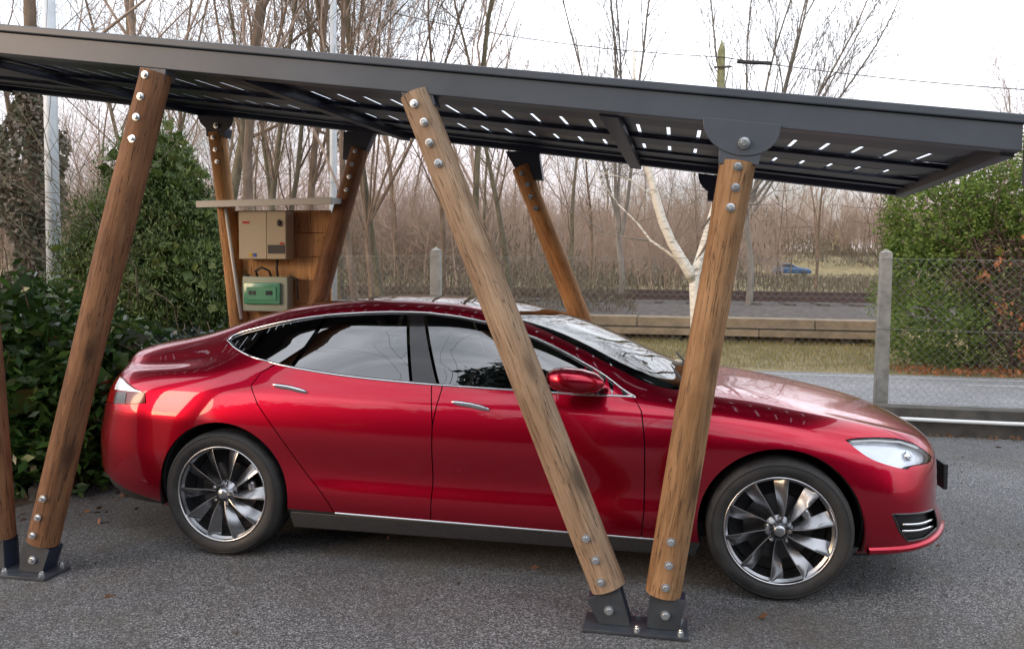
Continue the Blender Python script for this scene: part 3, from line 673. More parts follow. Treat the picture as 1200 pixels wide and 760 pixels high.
# chrome sill strip, bumper seam, handles
trim(side([(-2.30,.280),(-1.764,.271),(-1.236,.264),(-.60,.257)],0,90), .014, .007, M['satin'], 'sill_strip', car, off=.0, closed=False)
for (xc, z0, z1, par) in ((-2.568,.958,.928,doors_r), (-1.553,.906,.877,doors_f)):
    P = side([(xc-.105,z0-.0),(xc,(z0+z1)/2+.004),(xc+.105,z1)],60,140); P = dens(P, False, .01)
    for k, s in enumerate((1,-1)):
        W, N = to_world(P, .004, s); n_ = len(W); V = []; F = []
        for i in range(n_):
            t = i/(n_-1); h = .0155*min(1, (math.sin(math.pi*min(1,max(0,t)))**.35+.12)); up = np.array([0,0,1.])
            for (a_, b_) in ((-1,-.3),(-.85,.45),(0,1),(.85,.45),(1,-.3)): V.append(W[i]+up*h*a_+N[i]*.011*b_)
        for i in range(n_-1):
            for q in range(4): F.append((i*5+q, i*5+q+1, (i+1)*5+q+1, (i+1)*5+q))
        F += [(0,1,2,3,4), tuple((n_-1)*5+q for q in (4,3,2,1,0))]
        mb = MB(); mb.V = [tuple(v) for v in V]; mb.F = F; mb.build('door_handle', M['chrome'], par[k], True)
# door mirrors
for s in (1,-1):
    secs = [(-1.125,.040,.045),(-1.10,.062,.066),(-1.04,.076,.080),(-.96,.074,.072),(-.89,.055,.052),(-.855,.022,.022)]
    V = []; F = []; nn_ = 20
    for (x_, hz, hy) in secs:
        for k in range(nn_):
            q = 2*math.pi*k/nn_; c_, s_ = math.cos(q), math.sin(q)
            V.append((x_-CO.x, -s*(1.055+hy*1.2*np.sign(c_)*abs(c_)**.75), 1.062+(x_+1.0)*-.06+hz*.80*np.sign(s_)*abs(s_)**.8))
    for i in range(len(secs)-1):
        for k in range(nn_): F.append((i*nn_+k, i*nn_+(k+1) % nn_, (i+1)*nn_+(k+1) % nn_, (i+1)*nn_+k))
    F += [tuple(range(nn_)), tuple((len(secs)-1)*nn_+k for k in range(nn_))]
    mb = MB(); mb.V = V; mb.F = F; mir = mb.build('door_mirror', M['red'], car, 'auto')
    mb = MB(); mb.hexa([(x_-CO.x, -s*y_, z_) for x_, y_, z_ in ((-1.06,.93,.985),(-.90,.93,.985),(-.90,.88,.965),(-1.0,.88,.965),(-1.04,1.06,1.015),(-.88,1.06,1.015),(-.84,.86,1.005),(-1.0,.86,1.005))]); mb.build('mirror_arm', M['black_gloss'], mir, 'auto', bevel=.004)
    mb = MB(); mb.box((-1.130-CO.x, -s*1.055-.068, 1.03),(-1.124-CO.x, -s*1.055+.068, 1.10)); mb.build('mirror_glass', M['chrome'], mir)
# wheel wells and underbody
for cx in (-2.96, 0):
    for s in (1,-1):
        V = []; F = []; n_ = 24
        for i in range(n_+1):
            q = R(-15)+R(210)*i/n_; 
            for yy, r_ in ((.935,.398),(.60,.41)): V.append((cx+r_*math.cos(q)-CO.x, -s*yy, .36+r_*math.sin(q)))
        for i in range(n_): F.append((2*i,2*i+1,2*i+3,2*i+2))
        V.append((cx-CO.x,-s*.60,.36)); c_ = len(V)-1
        for i in range(n_): F.append((2*i+1, c_, 2*i+3))
        meshobj('wheel_arch_liner', V, F, M['black'], car, True)
mb = MB(); mb.box((-3.45-CO.x,-.70,.22),(.45-CO.x,.70,.30)); mb.box((-2.5-CO.x,-.86,.19),(-.5-CO.x,.86,.26)); mb.build('underbody', M['inside'], car)
for s in (1,-1):
    mb = MB(); mb.hexa([(-2.555-CO.x,s*.84,.172),(-.40-CO.x,s*.84,.172),(-.40-CO.x,s*.915,.180),(-2.555-CO.x,s*.915,.180),(-2.575-CO.x,s*.86,.27),(-.37-CO.x,s*.86,.255),(-.37-CO.x,s*.928,.255),(-2.575-CO.x,s*.928,.27)]); mb.build('sill_cover', M['black'], car, bevel=.006)
# interior: floor, dashboard, steering wheel, seats
mb = MB(); mb.box((-.98-CO.x,-.70,.62),(-.50-CO.x,.70,.90)); mb.build('dashboard', M['inside'], car, bevel=.05, seg=4)
mb = MB(); th = [(-.93+.0*math.cos(q), -.38+.18*math.cos(q), .86+.18*math.sin(q)) for q in np.linspace(0, 2*math.pi, 33)]
mb.tube([(x_-.12*(z_-.86)-CO.x, y_*-1, z_) for x_, y_, z_ in th], .014, 8, False); mb.build('steering_wheel', M['inside'], car, True)
for (x_, y_) in ((-1.45,.38),(-1.45,-.38),(-2.42,.42),(-2.42,-.42)):
    mb = MB(); mb.box((x_-CO.x-.02, y_-.25, .42),(x_-CO.x+.48, y_+.25, .58)); st = mb.build('seat', M['seat'], car, bevel=.05, seg=3)
    mb = MB(); mb.hexa([(x_-CO.x+a, y_+b, z) for a, b, z in ((-.10,-.25,.5),(.06,-.25,.5),(.06,.25,.5),(-.10,.25,.5),(-.28,-.20,1.05),(-.17,-.20,1.05),(-.17,.20,1.05),(-.28,.20,1.05))]); mb.build('seat_back', M['seat'], st, bevel=.04, seg=3)
    mb = MB(); mb.box((x_-CO.x-.32, y_-.13, 1.08),(x_-CO.x-.22, y_+.13, 1.22)); mb.build('headrest', M['seat'], st, bevel=.035, seg=3)
# wipers and front plate
for (a, b) in (((-.47,.60,1.005),(-.78,.05,1.085)),((-.40,.02,.995),(-.72,-.50,1.085))):
    mb = MB(); A_ = Vector((a[0]-CO.x,-a[1],a[2]+.012)); B_ = Vector((b[0]-CO.x+.22,-b[1],b[2]-.015)); mb.tube([A_, B_], .007, 6); mb.build('windscreen_wiper', M['black'], car)
# front licence plate and rear lip
pl = MB(); pl.box((.930-CO.x,-.27,.435),(.955-CO.x,.27,.575)); pl.build('licence_plate', M['black'], car, bevel=.006)
# --- wheels: local frame, axle along y, outside is -y
RW, HW = .350, .118
wheel = MB()
wheel.lathe([(.262,-HW+.012),(.268,-HW+.006),(.268,-HW+.020),(.245,-HW+.034),(.240,.06),(.225,.08),(.0,.082)], 64)
wheel = wheel.build('wheel', M['rim'], car, 'auto')
t_ = MB()
t_.lathe([(.262,-HW+.014),(.272,-HW+.002),(.290,-HW-.006),(.312,-HW-.006),(.330,-HW+.002),(.342,-HW+.016),(.3485,-HW+.035),(.3500,-.07),(.3500,-.047),(.343,-.046),(.343,-.038),(.350,-.037),(.350,-.005),(.343,-.004),(.343,.004),(.350,.005),(.350,.037),(.343,.038),(.343,.046),(.350,.047),(.350,.07),(.3485,HW-.035),(.33,HW-.005),(.262,HW-.014)], 72)
for k in range(72):                                   # shoulder grooves read as tread blocks
    pass
tyre = t_.build('tyre', M['tyre'], wheel, 'auto')
# sidewall ring ribs
rb = MB()
for r_ in (.325,): rb.lathe([(r_-.0015,-HW-.004),(r_,-HW-.0085),(r_+.0015,-HW-.004)], 72)
rb.build('sidewall_rib', M['tyre'], wheel, True)
lip = MB(); lip.lathe([(.2555,-HW+.020),(.2575,-HW+.004),(.2625,-HW-.001),(.2675,-HW+.004),(.268,-HW+.014)], 72); lip.build('rim_edge', M['rimedge'], wheel, True)
dsc = MB(); dsc.lathe([(.06,-.02),(.165,-.02),(.165,.0),(.06,.0)], 48); dsc.build('brake_disc', M['disc'], wheel, 'auto')
cal_ = MB(); 
for a0 in (R(20),):
    pts = [(.15*math.cos(a0+d), -.035, .15*math.sin(a0+d)) for d in np.linspace(-.35,.35,7)]; cal_.tube(pts, .028, 8)
cal_.build('brake_caliper', M['satin'], wheel, True)
bk = MB(); bk.lathe([(.0,.03),(.236,.03)], 40); bk.build('wheel_back', M['inside'], wheel)
# one turbine spoke: bright leading edge, twisted blade trailing counter-clockwise seen from outside
def spoke_mesh():
    V = []; F = []; n_ = 12; rows = []
    for i in range(n_+1):
        t = i/n_; r_ = .046+(.262-.046)*t; 
        th = .16*math.sin(t*math.pi*.5)*1.0                # sweep of the leading edge
        wdt = (.010+.058*t**.85)/max(r_, .03)                # angular width of the blade
        y0 = -HW+.030-.012*math.sin(t*math.pi)*1.0-.012*t   # dish
        if t > .9: wdt *= 1-.25*(t-.9)/.1
        row = []
        e_ = .0045/r_
        for (a_, dy) in ((th, .022),(th, .0),(th+e_, .0),(th+e_+wdt*.35, .012),(th+e_+wdt*.7, .026),(th+e_+wdt, .036),(th+e_+wdt, .046)):
            # outside view: camera at -y looking +y, x to the right, z up: counter-clockwise is +angle
            row.append((r_*math.cos(a_), y0+dy, r_*math.sin(a_)))
        rows.append(row); V += row
    k = len(rows[0]); mi = []
    for i in range(n_):
        for j in range(k-1):
            F.append((i*k+j, i*k+j+1, (i+1)*k+j+1, (i+1)*k+j)); mi.append(1 if j in (0,1) else 0)
    return V, F, mi
V, F, mi = spoke_mesh()
sp = meshobj('spoke', V, F, [M['rim'], M['rimedge']], wheel, True, mi=mi)
bm = bmesh.new(); bm.from_mesh(sp.data); bmesh.ops.recalc_face_normals(bm, faces=bm.faces); bm.to_mesh(sp.data); bm.free(); sp.data.set_sharp_from_angle(angle=R(35))
for k in range(1, 10):
    cp(sp, wheel, rot=(0, -2*math.pi*k/10, 0))
sp.rotation_euler = (0,0,0)
hb = MB(); hb.lathe([(.0,-HW+.012),(.024,-HW+.012),(.030,-HW+.018),(.034,-HW+.030),(.050,-HW+.044),(.066,-HW+.058),(.068,-HW+.09)], 40); hb.build('hub', M['rim'], wheel, 'auto')
cpn = MB(); cpn.lathe([(.0,-HW+.004),(.020,-HW+.005),(.026,-HW+.010)], 28); cpn.build('centre_cap', M['satin'], wheel, 'auto')
for k in range(5):
    ln_ = MB(); q = 2*math.pi*(k+.25)/5; Mx = Matrix.Translation((.060*math.cos(q), 0, .060*math.sin(q)))
    ln_.lathe([(.0,-HW+.018),(.007,-HW+.018),(.0095,-HW+.022),(.0095,-HW+.04)], 6, 'y', Mx)
    ln_.build('wheel_nut', M['chrome'], wheel)
wheel.location = (0-CO.x, -(.972-HW-.006)+.0, RW); wheel.rotation_euler = (0, R(0), R(0))
w2 = cp(wheel, car, (-2.96-CO.x, -(.972-HW-.006), RW), (0, R(14), 0))
w3 = cp(wheel, car, (0-CO.x, (.972-HW-.006), RW), (0, R(7), R(180)))
w4 = cp(wheel, car, (-2.96-CO.x, (.972-HW-.006), RW), (0, R(20), R(180)))
# ------------------------------------------------------------------ the solar carport
port = empty('solar_carport', (-1.8, .9, 0))
tag(port, 'sloping anthracite steel carport with solar glass roof on splayed round timber posts', 'carport')
PO = Vector((-1.8, .9, 0))
YN, YF = -.44, 2.22                         # planes of the near and far frames
def zbn(x): return 2.187-.1216*x           # underside of the near beam
def zbf(x): return 2.272-.1365*x           # underside of the far beam
def zroof(x, y): t = (y-YN)/(YF-YN); return (zbn(x)+.052)*(1-t)+(zbf(x)+.052)*t
XL, XR = -7.4, .82
def sk(x, y): return x+(max(y-YN, 0)*.087 if x > .6 else 0)
def beam(name, x0, x1, f0, y0, y1, h0, h1, m_, bevel=.004):
    mb = MB(); mb.hexa([(sk(x,y)-PO.x, y-PO.y, f0(x)+h) for x, y, h in ((x0,y0,h0),(x1,y0,h0),(x1,y1,h0),(x0,y1,h0),(x0,y0,h1),(x1,y0,h1),(x1,y1,h1),(x0,y1,h1))])
    return mb.build(name, m_, port, bevel=bevel)
b1 = beam('edge_beam', XL, XR, zbn, YN-.035, YN+.045, 0, .106, M['steel'])
beam('edge_cap', XL-.01, XR+.012, zbn, YN-.050, YN+.05, .108, .144, M['steel'], .006)
beam('edge_beam', XL, XR, zbf, YF-.045, YF+.035, 0, .106, M['steel_shaded'])
beam('edge_cap', XL-.01, XR+.012, zbf, YF-.05, YF+.050, .108, .144, M['steel_shaded'], .006)
def cross(name, x, wd, hb, ht, m_):
    mb = MB(); y0, y1 = YN+.045, YF-.045
    mb.hexa([((a if x < .6 else a+(y-YN)*.087)-PO.x, y-PO.y, zroof(a, y)+h) for a, y, h in ((x-wd/2,y0,hb),(x+wd/2,y0,hb),(x+wd/2,y1,hb),(x-wd/2,y1,hb),(x-wd/2,y0,ht),(x+wd/2,y0,ht),(x+wd/2,y1,ht),(x-wd/2,y1,ht))])
    return mb.build(name, m_, port, bevel=.003)
for x in (XR-.03, XL+.03): cross('end_beam', x, .055, -.066, .060, M['steel'])
for x in (-.83, -2.63, -4.43, -6.23): cross('cross_joist', x, .085, -.062, -.0175, M['steel_shaded'])
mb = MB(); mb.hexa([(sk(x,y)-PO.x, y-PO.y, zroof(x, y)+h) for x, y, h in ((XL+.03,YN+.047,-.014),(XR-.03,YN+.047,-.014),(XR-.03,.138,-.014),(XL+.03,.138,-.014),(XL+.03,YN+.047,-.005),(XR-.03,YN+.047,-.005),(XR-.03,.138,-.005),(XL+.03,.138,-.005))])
mb.build('soffit_strip', M['steel_shaded'], port)
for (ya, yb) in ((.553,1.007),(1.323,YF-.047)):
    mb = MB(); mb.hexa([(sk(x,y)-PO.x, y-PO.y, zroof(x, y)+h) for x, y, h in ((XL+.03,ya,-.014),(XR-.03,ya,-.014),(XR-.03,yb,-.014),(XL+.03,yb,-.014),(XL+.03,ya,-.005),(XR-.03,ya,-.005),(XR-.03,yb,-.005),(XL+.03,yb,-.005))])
    mb.build('soffit_sheet', M['steel_shaded'], port)
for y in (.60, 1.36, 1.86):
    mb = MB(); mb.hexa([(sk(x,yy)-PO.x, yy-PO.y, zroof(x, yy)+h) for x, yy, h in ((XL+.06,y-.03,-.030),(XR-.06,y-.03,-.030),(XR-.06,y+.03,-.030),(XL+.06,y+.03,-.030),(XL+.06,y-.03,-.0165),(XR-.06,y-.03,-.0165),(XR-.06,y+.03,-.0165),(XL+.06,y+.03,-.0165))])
    mb.build('purlin', M['steel_shaded'], port, bevel=.003)
# solar modules: pane of glass with rows of cells, light falls through the gaps between them
pitch = .1555
def module(x0, x1, y0, y1):
    mb = MB(); mb.hexa([(sk(x,y)-PO.x, y-PO.y, zroof(x, y)+h) for x, y, h in ((x0,y0,.007),(x1,y0,.007),(x1,y1,.007),(x0,y1,.007),(x0,y0,.012),(x1,y0,.012),(x1,y1,.012),(x0,y1,.012))])
    m_ = mb.build('solar_module', M['mod_glass'], port)
    fr = MB()
    for (a, b, c, d) in ((x0,x1,y0,y0+.018),(x0,x1,y1-.018,y1),(x0,x0+.018,y0,y1),(x1-.018,x1,y0,y1)):
        fr.hexa([(sk(x,y)-PO.x, y-PO.y, zroof(x, y)+h) for x, y, h in ((a,c,-.002),(b,c,-.002),(b,d,-.002),(a,d,-.002),(a,c,.018),(b,c,.018),(b,d,.018),(a,d,.018))])
    f_ = fr.build('module_frame', M['steel_shaded'], m_)
    ce = MB(); off = .5*pitch; nx = int(round((x1-x0-.03)/pitch))+1; px = pitch; ny = int(round((y1-y0-.03)/pitch)); py = (y1-y0-.036)/ny
    for i in range(nx):
        for j in range(ny):
            a, b = max(x0+.018, x0+.018-off+i*px+.009), min(x1-.018, x0+.018-off+(i+1)*px-.009)
            if b-a < .01: continue
            if i == nx-1 and x1-.018-b > .02 and x1 < .6: b = x1-.018
            if i == nx-1 and x1 > .6: b = x1-.010
            c, d = y0+.018+j*py+.001, y0+.018+(j+1)*py-.001
            ce.hexa([((x if not (x1 > .6 and x > x1-.011) else sk(x,y))-PO.x, y-PO.y, zroof(x, y)+h) for x, y, h in ((a,c,.001),(b,c,.001),(b,d,.001),(a,d,.001),(a,c,.004),(b,c,.004),(b,d,.004),(a,d,.004))])
    tag(ce.build('solar_cell', M['cell'], m_), kind='stuff')
xs = [-7.33,-6.23,-5.33,-4.43,-3.53,-2.63,-1.73,-.83,.765]
xs = [-7.33,-6.23,-4.43,-2.63,-.83,.765]
for a, b in zip(xs[:-1], xs[1:]):
    for c, d in ((.13,.560),(1.00,1.33)): module(a+.004, b-.004, c+.002, d-.002)
# posts: round logs with a steel shoe below, a bracket above, bolts through them
def bolt(parent, p, rot, s=1.):
    mb = MB(); mb.lathe([(.0,-.016),(.0085,-.016),(.0095,-.0125),(.0095,-.004),(.0165,-.0035),(.0175,.0),(.0165,.004)], 10, 'y')
    o = mb.build('bolt', M['bolt'], parent, 'auto'); o.location = p; o.rotation_euler = rot; o.scale = (s,s,s); return o
BOLT = None
def put_bolt(parent, p, s=1.15, ry=0):
    global BOLT
    if BOLT is None: BOLT = bolt(parent, p, (0,ry,0), s); return BOLT
    return cp(BOLT, parent, p, (random.uniform(-.05,.05),ry+random.uniform(0,1),random.uniform(-.05,.05)), (s,s,s))
def log(xb, zb, xt, zt, y, m_, side_, bolts_b=(.055,.155,.26), bolts_t=(.06,.155,.25,.35), r=.077, front=-1, seed=0, lbl=None):
    d = Vector((xt-xb, 0, zt-zb)); Lh = d.length; ang = math.atan2(d.x, d.z)
    n_ = 28; st = 26; V = []; F = []; rs = np.random.default_rng(seed)
    bend = rs.uniform(-.008,.008,3); ph = rs.uniform(0,6,6)
    cutb = ang                              # the log's foot is sawn level-ish
    for i in range(st+1):
        t = i/st; z_ = t*Lh
        rr = r*(1+.035*math.sin(3.1*t*2+ph[0])+.018*math.sin(9*t+ph[1]))*(1.04-.07*t)
        for k in range(n_):
            q = 2*math.pi*k/n_
            r2 = rr*(1+.018*math.sin(2*q+ph[2]+1.2*t)+.012*math.sin(3*q+ph[3]-2*t)+.006*math.sin(7*q+ph[4]+9*t))
            for (kz, ka, kk) in ((.42,1.1,.06),(.68,4.4,.05)):          # knot swellings
                dq = math.atan2(math.sin(q-ka-ph[5]), math.cos(q-ka-ph[5])); r2 += .007*math.exp(-((z_-kz*Lh)/.05)**2-(dq/.35)**2)
            V.append((r2*math.cos(q)+bend[0]*math.sin(math.pi*t), r2*math.sin(q)+bend[1]*math.sin(math.pi*t), z_))
    for i in range(st):
        for k in range(n_): F.append((i*n_+k, i*n_+(k+1) % n_, (i+1)*n_+(k+1) % n_, (i+1)*n_+k))
    F += [tuple(range(n_-1,-1,-1)), tuple(st*n_+k for k in range(n_))]
    mb = MB(); mb.V = V; mb.F = F; o = mb.build('post', m_, port, 'auto'); o.location = (xb-PO.x, y-PO.y, zb); o.rotation_euler = (0, ang, 0)
    if lbl: o['label'] = lbl
    for zz in bolts_b: put_bolt(o, (rs.uniform(-.010,.010), front*(r*1.075), zz))
    for zz in bolts_t: put_bolt(o, (rs.uniform(-.012,.012), front*(r*.99), Lh-zz))
    return o
def shoe(xb, ang, y, m_, front=-1):
    """bent steel shoe: plate pair standing on the base plate, following the post"""
    ca, sa = math.cos(ang), math.sin(ang)
    H = .175
    def P(u_, v_): return (xb+u_*ca+v_*sa, .024+max(v_*ca-u_*sa, 0) if v_ > 0 else .018)
    h0 = .150                                # along the post
    foot = (xb, .018); top_ = (xb+sa*h0, .018+ca*h0)
    poly = [(xb-.070, .018), (xb+.070, .018), (top_[0]+.080*ca, top_[1]-.080*sa), (top_[0]-.080*ca, top_[1]+.080*sa)]
    for yy in (y-.054, y+.040):
        mb = MB(); mb.prism([(a-PO.x, b) for a, b in poly], yy-PO.y, yy+.010-PO.y); o = mb.build('post_shoe', m_, port, bevel=.002)
        if yy < y: put_bolt(o, (xb+.075*sa-PO.x, yy-PO.y-.004, .085), 1.25)
    q = [(xb-.066,.018),(xb+.066,.018),(top_[0]+.074*ca,top_[1]-.074*sa-.006),(top_[0]-.074*ca,top_[1]+.074*sa-.006)]
    mb = MB(); mb.prism([(a-PO.x,b) for a,b in q], y-.043-PO.y, y+.039-PO.y); mb.build('shoe_core', M['steel_shaded'], port)
def base_plate(x0, x1, y, m_):
    mb = MB(); mb.box((x0-PO.x, y-.108-PO.y, .002),(x1-PO.x, y+.085-PO.y, .017)); o = mb.build('base_plate', m_, port, bevel=.003)
    for fx in (.52,.93):
        for dy in (-.078,.062):
            b_ = MB(); b_.lathe([(.0,.026),(.008,.026),(.0095,.022),(.0095,.016),(.015,.0155),(.015,.0)], 8, 'z', Matrix.Translation((x0+(x1-x0)*fx-PO.x, y+dy-PO.y, .016))); b_.build('anchor_bolt', M['bolt'], o, 'auto')
for y, fr in ((YN, -1), (YF, -1)):
    zb = zbn if y == YN else zbf; near = y == YN; st_ = M['steel'] if near else M['steel_shaded']
    A = log(-.790,.172,-1.712,zb(-1.70)+.002 if near else zb(-1.7)-.10,y, M['wood_tan'] if near else M['wood_orange'], 0, seed=1)
    bx = 0 if near else .17
    B = log(-.548+bx,.165,-.272+bx*.5,zb(-.27)-.155,y, M['wood_mid'], 0, bolts_t=(.028,.115,.20), bolts_b=(.055,.155,.26), seed=2)
    Cc = log(-3.725,.168,-3.028,zb(-3.0)-.01 if near else zb(-3.05)-.12,y, M['wood_dark'] if near else M['wood_dark'], 0, bolts_t=(.03,.135,.235,.34), seed=3)
    D = log(-3.992,.165,-4.28 if not near else -4.14,zb(-4.2)-.12,y, M['wood_dark'] if near else M['wood_orange'], 0, bolts_t=(.05,.15,.25), seed=4)
    for xb, a_ in ((-.755,-.38),(-.545+bx,.14),(-3.762,.26),(-3.985,-.10)): shoe(xb, a_, y, M['steel_foot'])
    base_plate(-.895,-.435,y-.012, M['steel_foot']); base_plate(-4.16,-3.625,y-.012, M['steel_foot'])
    # upper brackets
    yb0, yb1 = (y-.046, y-.034) if near else (y-.058, y-.046)
    zc = zb(-.27)
    def semi(xc, rad, n=20): return [(xc-rad, zb(xc-rad)+.012)]+[(xc+rad*math.cos(q), zb(xc+rad*math.cos(q))-.006+rad*.80*math.sin(q)) for q in np.linspace(math.pi, 2*math.pi, n)]+[(xc+rad, zb(xc+rad)+.012)]
    for xc in ((-.265,) if near else (-.265+bx*.3,-4.26)):
        mb = MB(); mb.prism([(a-PO.x,b) for a,b in semi(xc,.158)], yb0-.006-PO.y, yb1-.002-PO.y); o = mb.build('bracket_plate', st_, port, bevel=.002)
        put_bolt(o, (xc+.012-PO.x, yb0-.012-PO.y, zb(xc)-.082), 1.5)
        mb = MB(); mb.prism([(xc-.088-PO.x,zb(xc)-.10),(xc+.088-PO.x,zb(xc)-.10),(xc+.075-PO.x,zb(xc)-.172),(xc-.085-PO.x,zb(xc)-.164)][::-1], yb0-.001-PO.y, y+.055-PO.y); mb.build('bracket_neck', st_, port, bevel=.002)
    for xc, ang in ((-1.70,-.385),(-3.024,.265)):
        zz = zb(xc); sa, ca = math.sin(ang), math.cos(ang)
        dn = .055 if near else .20
        w_ = .072 if near else .083
        poly = [(xc-w_,zz+.02),(xc+w_,zz+.02),(xc+w_-dn*math.tan(ang),zz-dn-.00),(xc-w_-dn*math.tan(ang),zz-dn-.0)]
        if not near: poly[0] = (xc-.13, zz+.02); poly[1] = (xc+.13, zz+.02)
        mb = MB(); mb.prism([(a-PO.x,b) for a,b in poly], y-.030-PO.y, y+.055-PO.y); mb.build('bracket_sleeve', st_, port, bevel=.002)
# hanging gutter piece at the near right corner
mb = MB(); mb.box((.845-PO.x, YN-.06-PO.y, 1.955),(.905-PO.x, YN+.03-PO.y, 2.245)); mb.build('gutter_outlet', M['steel'], port, bevel=.006)
# ------------------------------------------------------------------ plank board with inverter between the far posts
bo = empty('meter_board', (-3.75, YF+.02, 1.1)); tag(bo, 'orange brown plank board with pale rain cover fixed between the two far left posts', 'board')
BO = Vector((-3.75, YF+.02, 1.1))
zz = [1.12,1.315,1.51,1.705,1.90,2.085]
for k in range(5):
    mb = MB(); mb.box((-.425+.01*(k % 2), .0+.004*(k % 2), zz[k]-BO.z+.0015),(.475-.015*(k % 3), .026+.004*(k % 2), zz[k+1]-BO.z-.0015)); p_ = mb.build('plank', M['ply'], bo, bevel=.003)
for x_ in (-.20,.20):
    mb = MB(); mb.box((x_-.19,.032,.03),(x_+.19,.05,.96)); mb.build('backing_sheet', M['ply'], bo)
mb = MB(); mb.hexa([(-.56,-.30,.985),(.60,-.30,1.005),(.60,.12,1.05),(-.56,.12,1.03),(-.56,-.30,1.04),(.60,-.30,1.06),(.60,.12,1.072),(-.56,.12,1.052)]); mb.build('rain_cover', M['zinc_roof'], bo, bevel=.004)
inv_ = empty('solar_inverter', (-3.80, YF-.02, 1.68)); tag(inv_, 'beige wall mounted inverter box with separate right door panel on the plank board', 'inverter')
mb = MB(); mb.box((-.21,-.13,.0),(.035,.015,.385)); mb.build('case', M['beige'], inv_, bevel=.006)
mb = MB(); mb.box((.039,-.135,.0),(.205,.015,.385)); mb.build('case_door', M['beige2'], inv_, bevel=.006)
mb = MB(); mb.box((.050,-.139,.045),(.195,-.133,.115)); sl = mb.build('display_strip', M['black'], inv_)
mb = MB(); mb.box((.155,-.1405,.118),(.185,-.1345,.136)); mb.build('red_switch', M['red_flat'], inv_)
mb = MB(); mb.lathe([(.0,-.02),(.014,-.02),(.016,.0)], 12, 'y', Matrix.Translation((.15,-.135,.29))); mb.box((.143,-.158,.265),(.157,-.135,.315)); mb.build('rotary_switch', M['black'], inv_)
for (a, m_) in ((-.105,'yellow_flat'),(-.068,'blue_flat')):
    mb = MB(); mb.box((a-.014,-.1335,.018),(a+.014,-.1295,.048)); mb.build('sticker', M[m_], inv_)
mb = MB(); mb.box((-.175,-.1335,.285),(-.115,-.1295,.305)); mb.build('name_print', M['red_flat'], inv_)
eb = empty('fuse_box', (-3.80, YF-.02, 1.255)); tag(eb, 'pale grey fuse box with green transparent lid below the beige inverter', 'electrical box')
mb = MB(); mb.box((-.20,-.10,.0),(.20,.015,.285)); mb.build('case', M['greybox'], eb, bevel=.012, seg=3)
mb = MB(); mb.box((-.175,-.128,.06),(.145,-.10,.235)); lid = mb.build('lid', M['green_lid'], eb, bevel=.01, seg=3)
mb = MB(); mb.box((-.145,-.135,.095),(.115,-.128,.20)); mb.build('inner_window', M['green_lid'], lid, bevel=.002)
for x_ in (-.11,-.075,.04,.07):
    mb = MB(); mb.box((x_-.013,-.1385,.135),(x_+.013,-.134,.17)); mb.build('breaker', M['black'] if x_ < 0 else M['pane'], lid)
for k, pts in enumerate([[(-.09,-.05,.285),(-.10,-.06,.33),(-.04,-.07,.36),(.02,-.06,.33),(.03,-.05,.285)],[(.09,-.05,.285),(.08,-.05,.36),(.085,-.04,.425)],[(-.17,-.03,.29),(-.22,-.03,.30),(-.24,-.03,.15),(-.19,-.03,.05)],[(.19,-.04,.29),(.25,-.04,.27),(.26,-.04,.10)]]):
    mb = MB(); mb.tube(pts, .010, 6); mb.build('cable', M['black'], eb, True)
mb = MB(); mb.tube([(0,0,0),(-.065,.0,.44),(-.13,.0,.90)], .0135, 10); cd = mb.build('conduit_pipe', M['white'], None, True); cd.location = (-4.005, YF-.13, 1.19); tag(cd, 'slim grey conduit pipe running down beside the far left post', 'pipe')
# ------------------------------------------------------------------ ground, road, wall, fence, track
def prof(y):
    return np.interp(y, [-400,-60,-30,16.35,16.9,22,30,41,60,90,97,112,170,420,1500],[0,0,0,0,.42,.60,.66,.80,1.15,1.60,1.60,4.4,6.0,14,30])
def bump_h(x, y): 
    a = .5*np.sin(.31*x+.2*y)+.5*np.sin(.17*x-.43*y+2)+.3*np.sin(.9*x+.6*y)
    k = np.clip((y-42)/30, 0, 1)*np.where((y > 86) & (y < 99), .1, 1)
    return a*k*.35
ys = np.r_[-400,-120,-60,-20,-8,0,4.9,8,10.5,12,14,16.3,16.36,16.9,np.arange(18,44,1.5),np.arange(45,86,3),np.arange(87,116,1.6),np.arange(120,200,8),np.array([230,280,350,420,600,900,1500.])]
xs_ = np.r_[-1500,-800,-400,-250,-160,np.arange(-120,121,4.),160,250,400,800,1500]
GX, GY = np.meshgrid(xs_, ys); GZ = prof(GY)+bump_h(GX, GY)-.008-np.where(GY < 16.2, .004, 0)
V = np.stack([GX, GY, GZ], -1).reshape(-1,3); nx_ = len(xs_); ny_ = len(ys)
ii = np.arange(nx_*ny_).reshape(ny_, nx_); Fq = np.stack([ii[:-1,:-1], ii[:-1,1:], ii[1:,1:], ii[1:,:-1]], -1).reshape(-1,4)
tag(meshobj('ground', V, Fq, M['grass'], smooth=True), kind='structure')
def sheet(name, x0, x1, y0, y1, z, m_, nx=24, ny=4, follow=False):
    X, Y = np.meshgrid(np.linspace(x0,x1,nx+1), np.linspace(y0,y1,ny+1)); Z = (prof(Y)+bump_h(X,Y) if follow else 0*X)+z
    V = np.stack([X,Y,Z],-1).reshape(-1,3); ii = np.arange((nx+1)*(ny+1)).reshape(ny+1,nx+1)
    return tag(meshobj(name, V, np.stack([ii[:-1,:-1],ii[:-1,1:],ii[1:,1:],ii[1:,:-1]],-1).reshape(-1,4), m_), kind='structure')
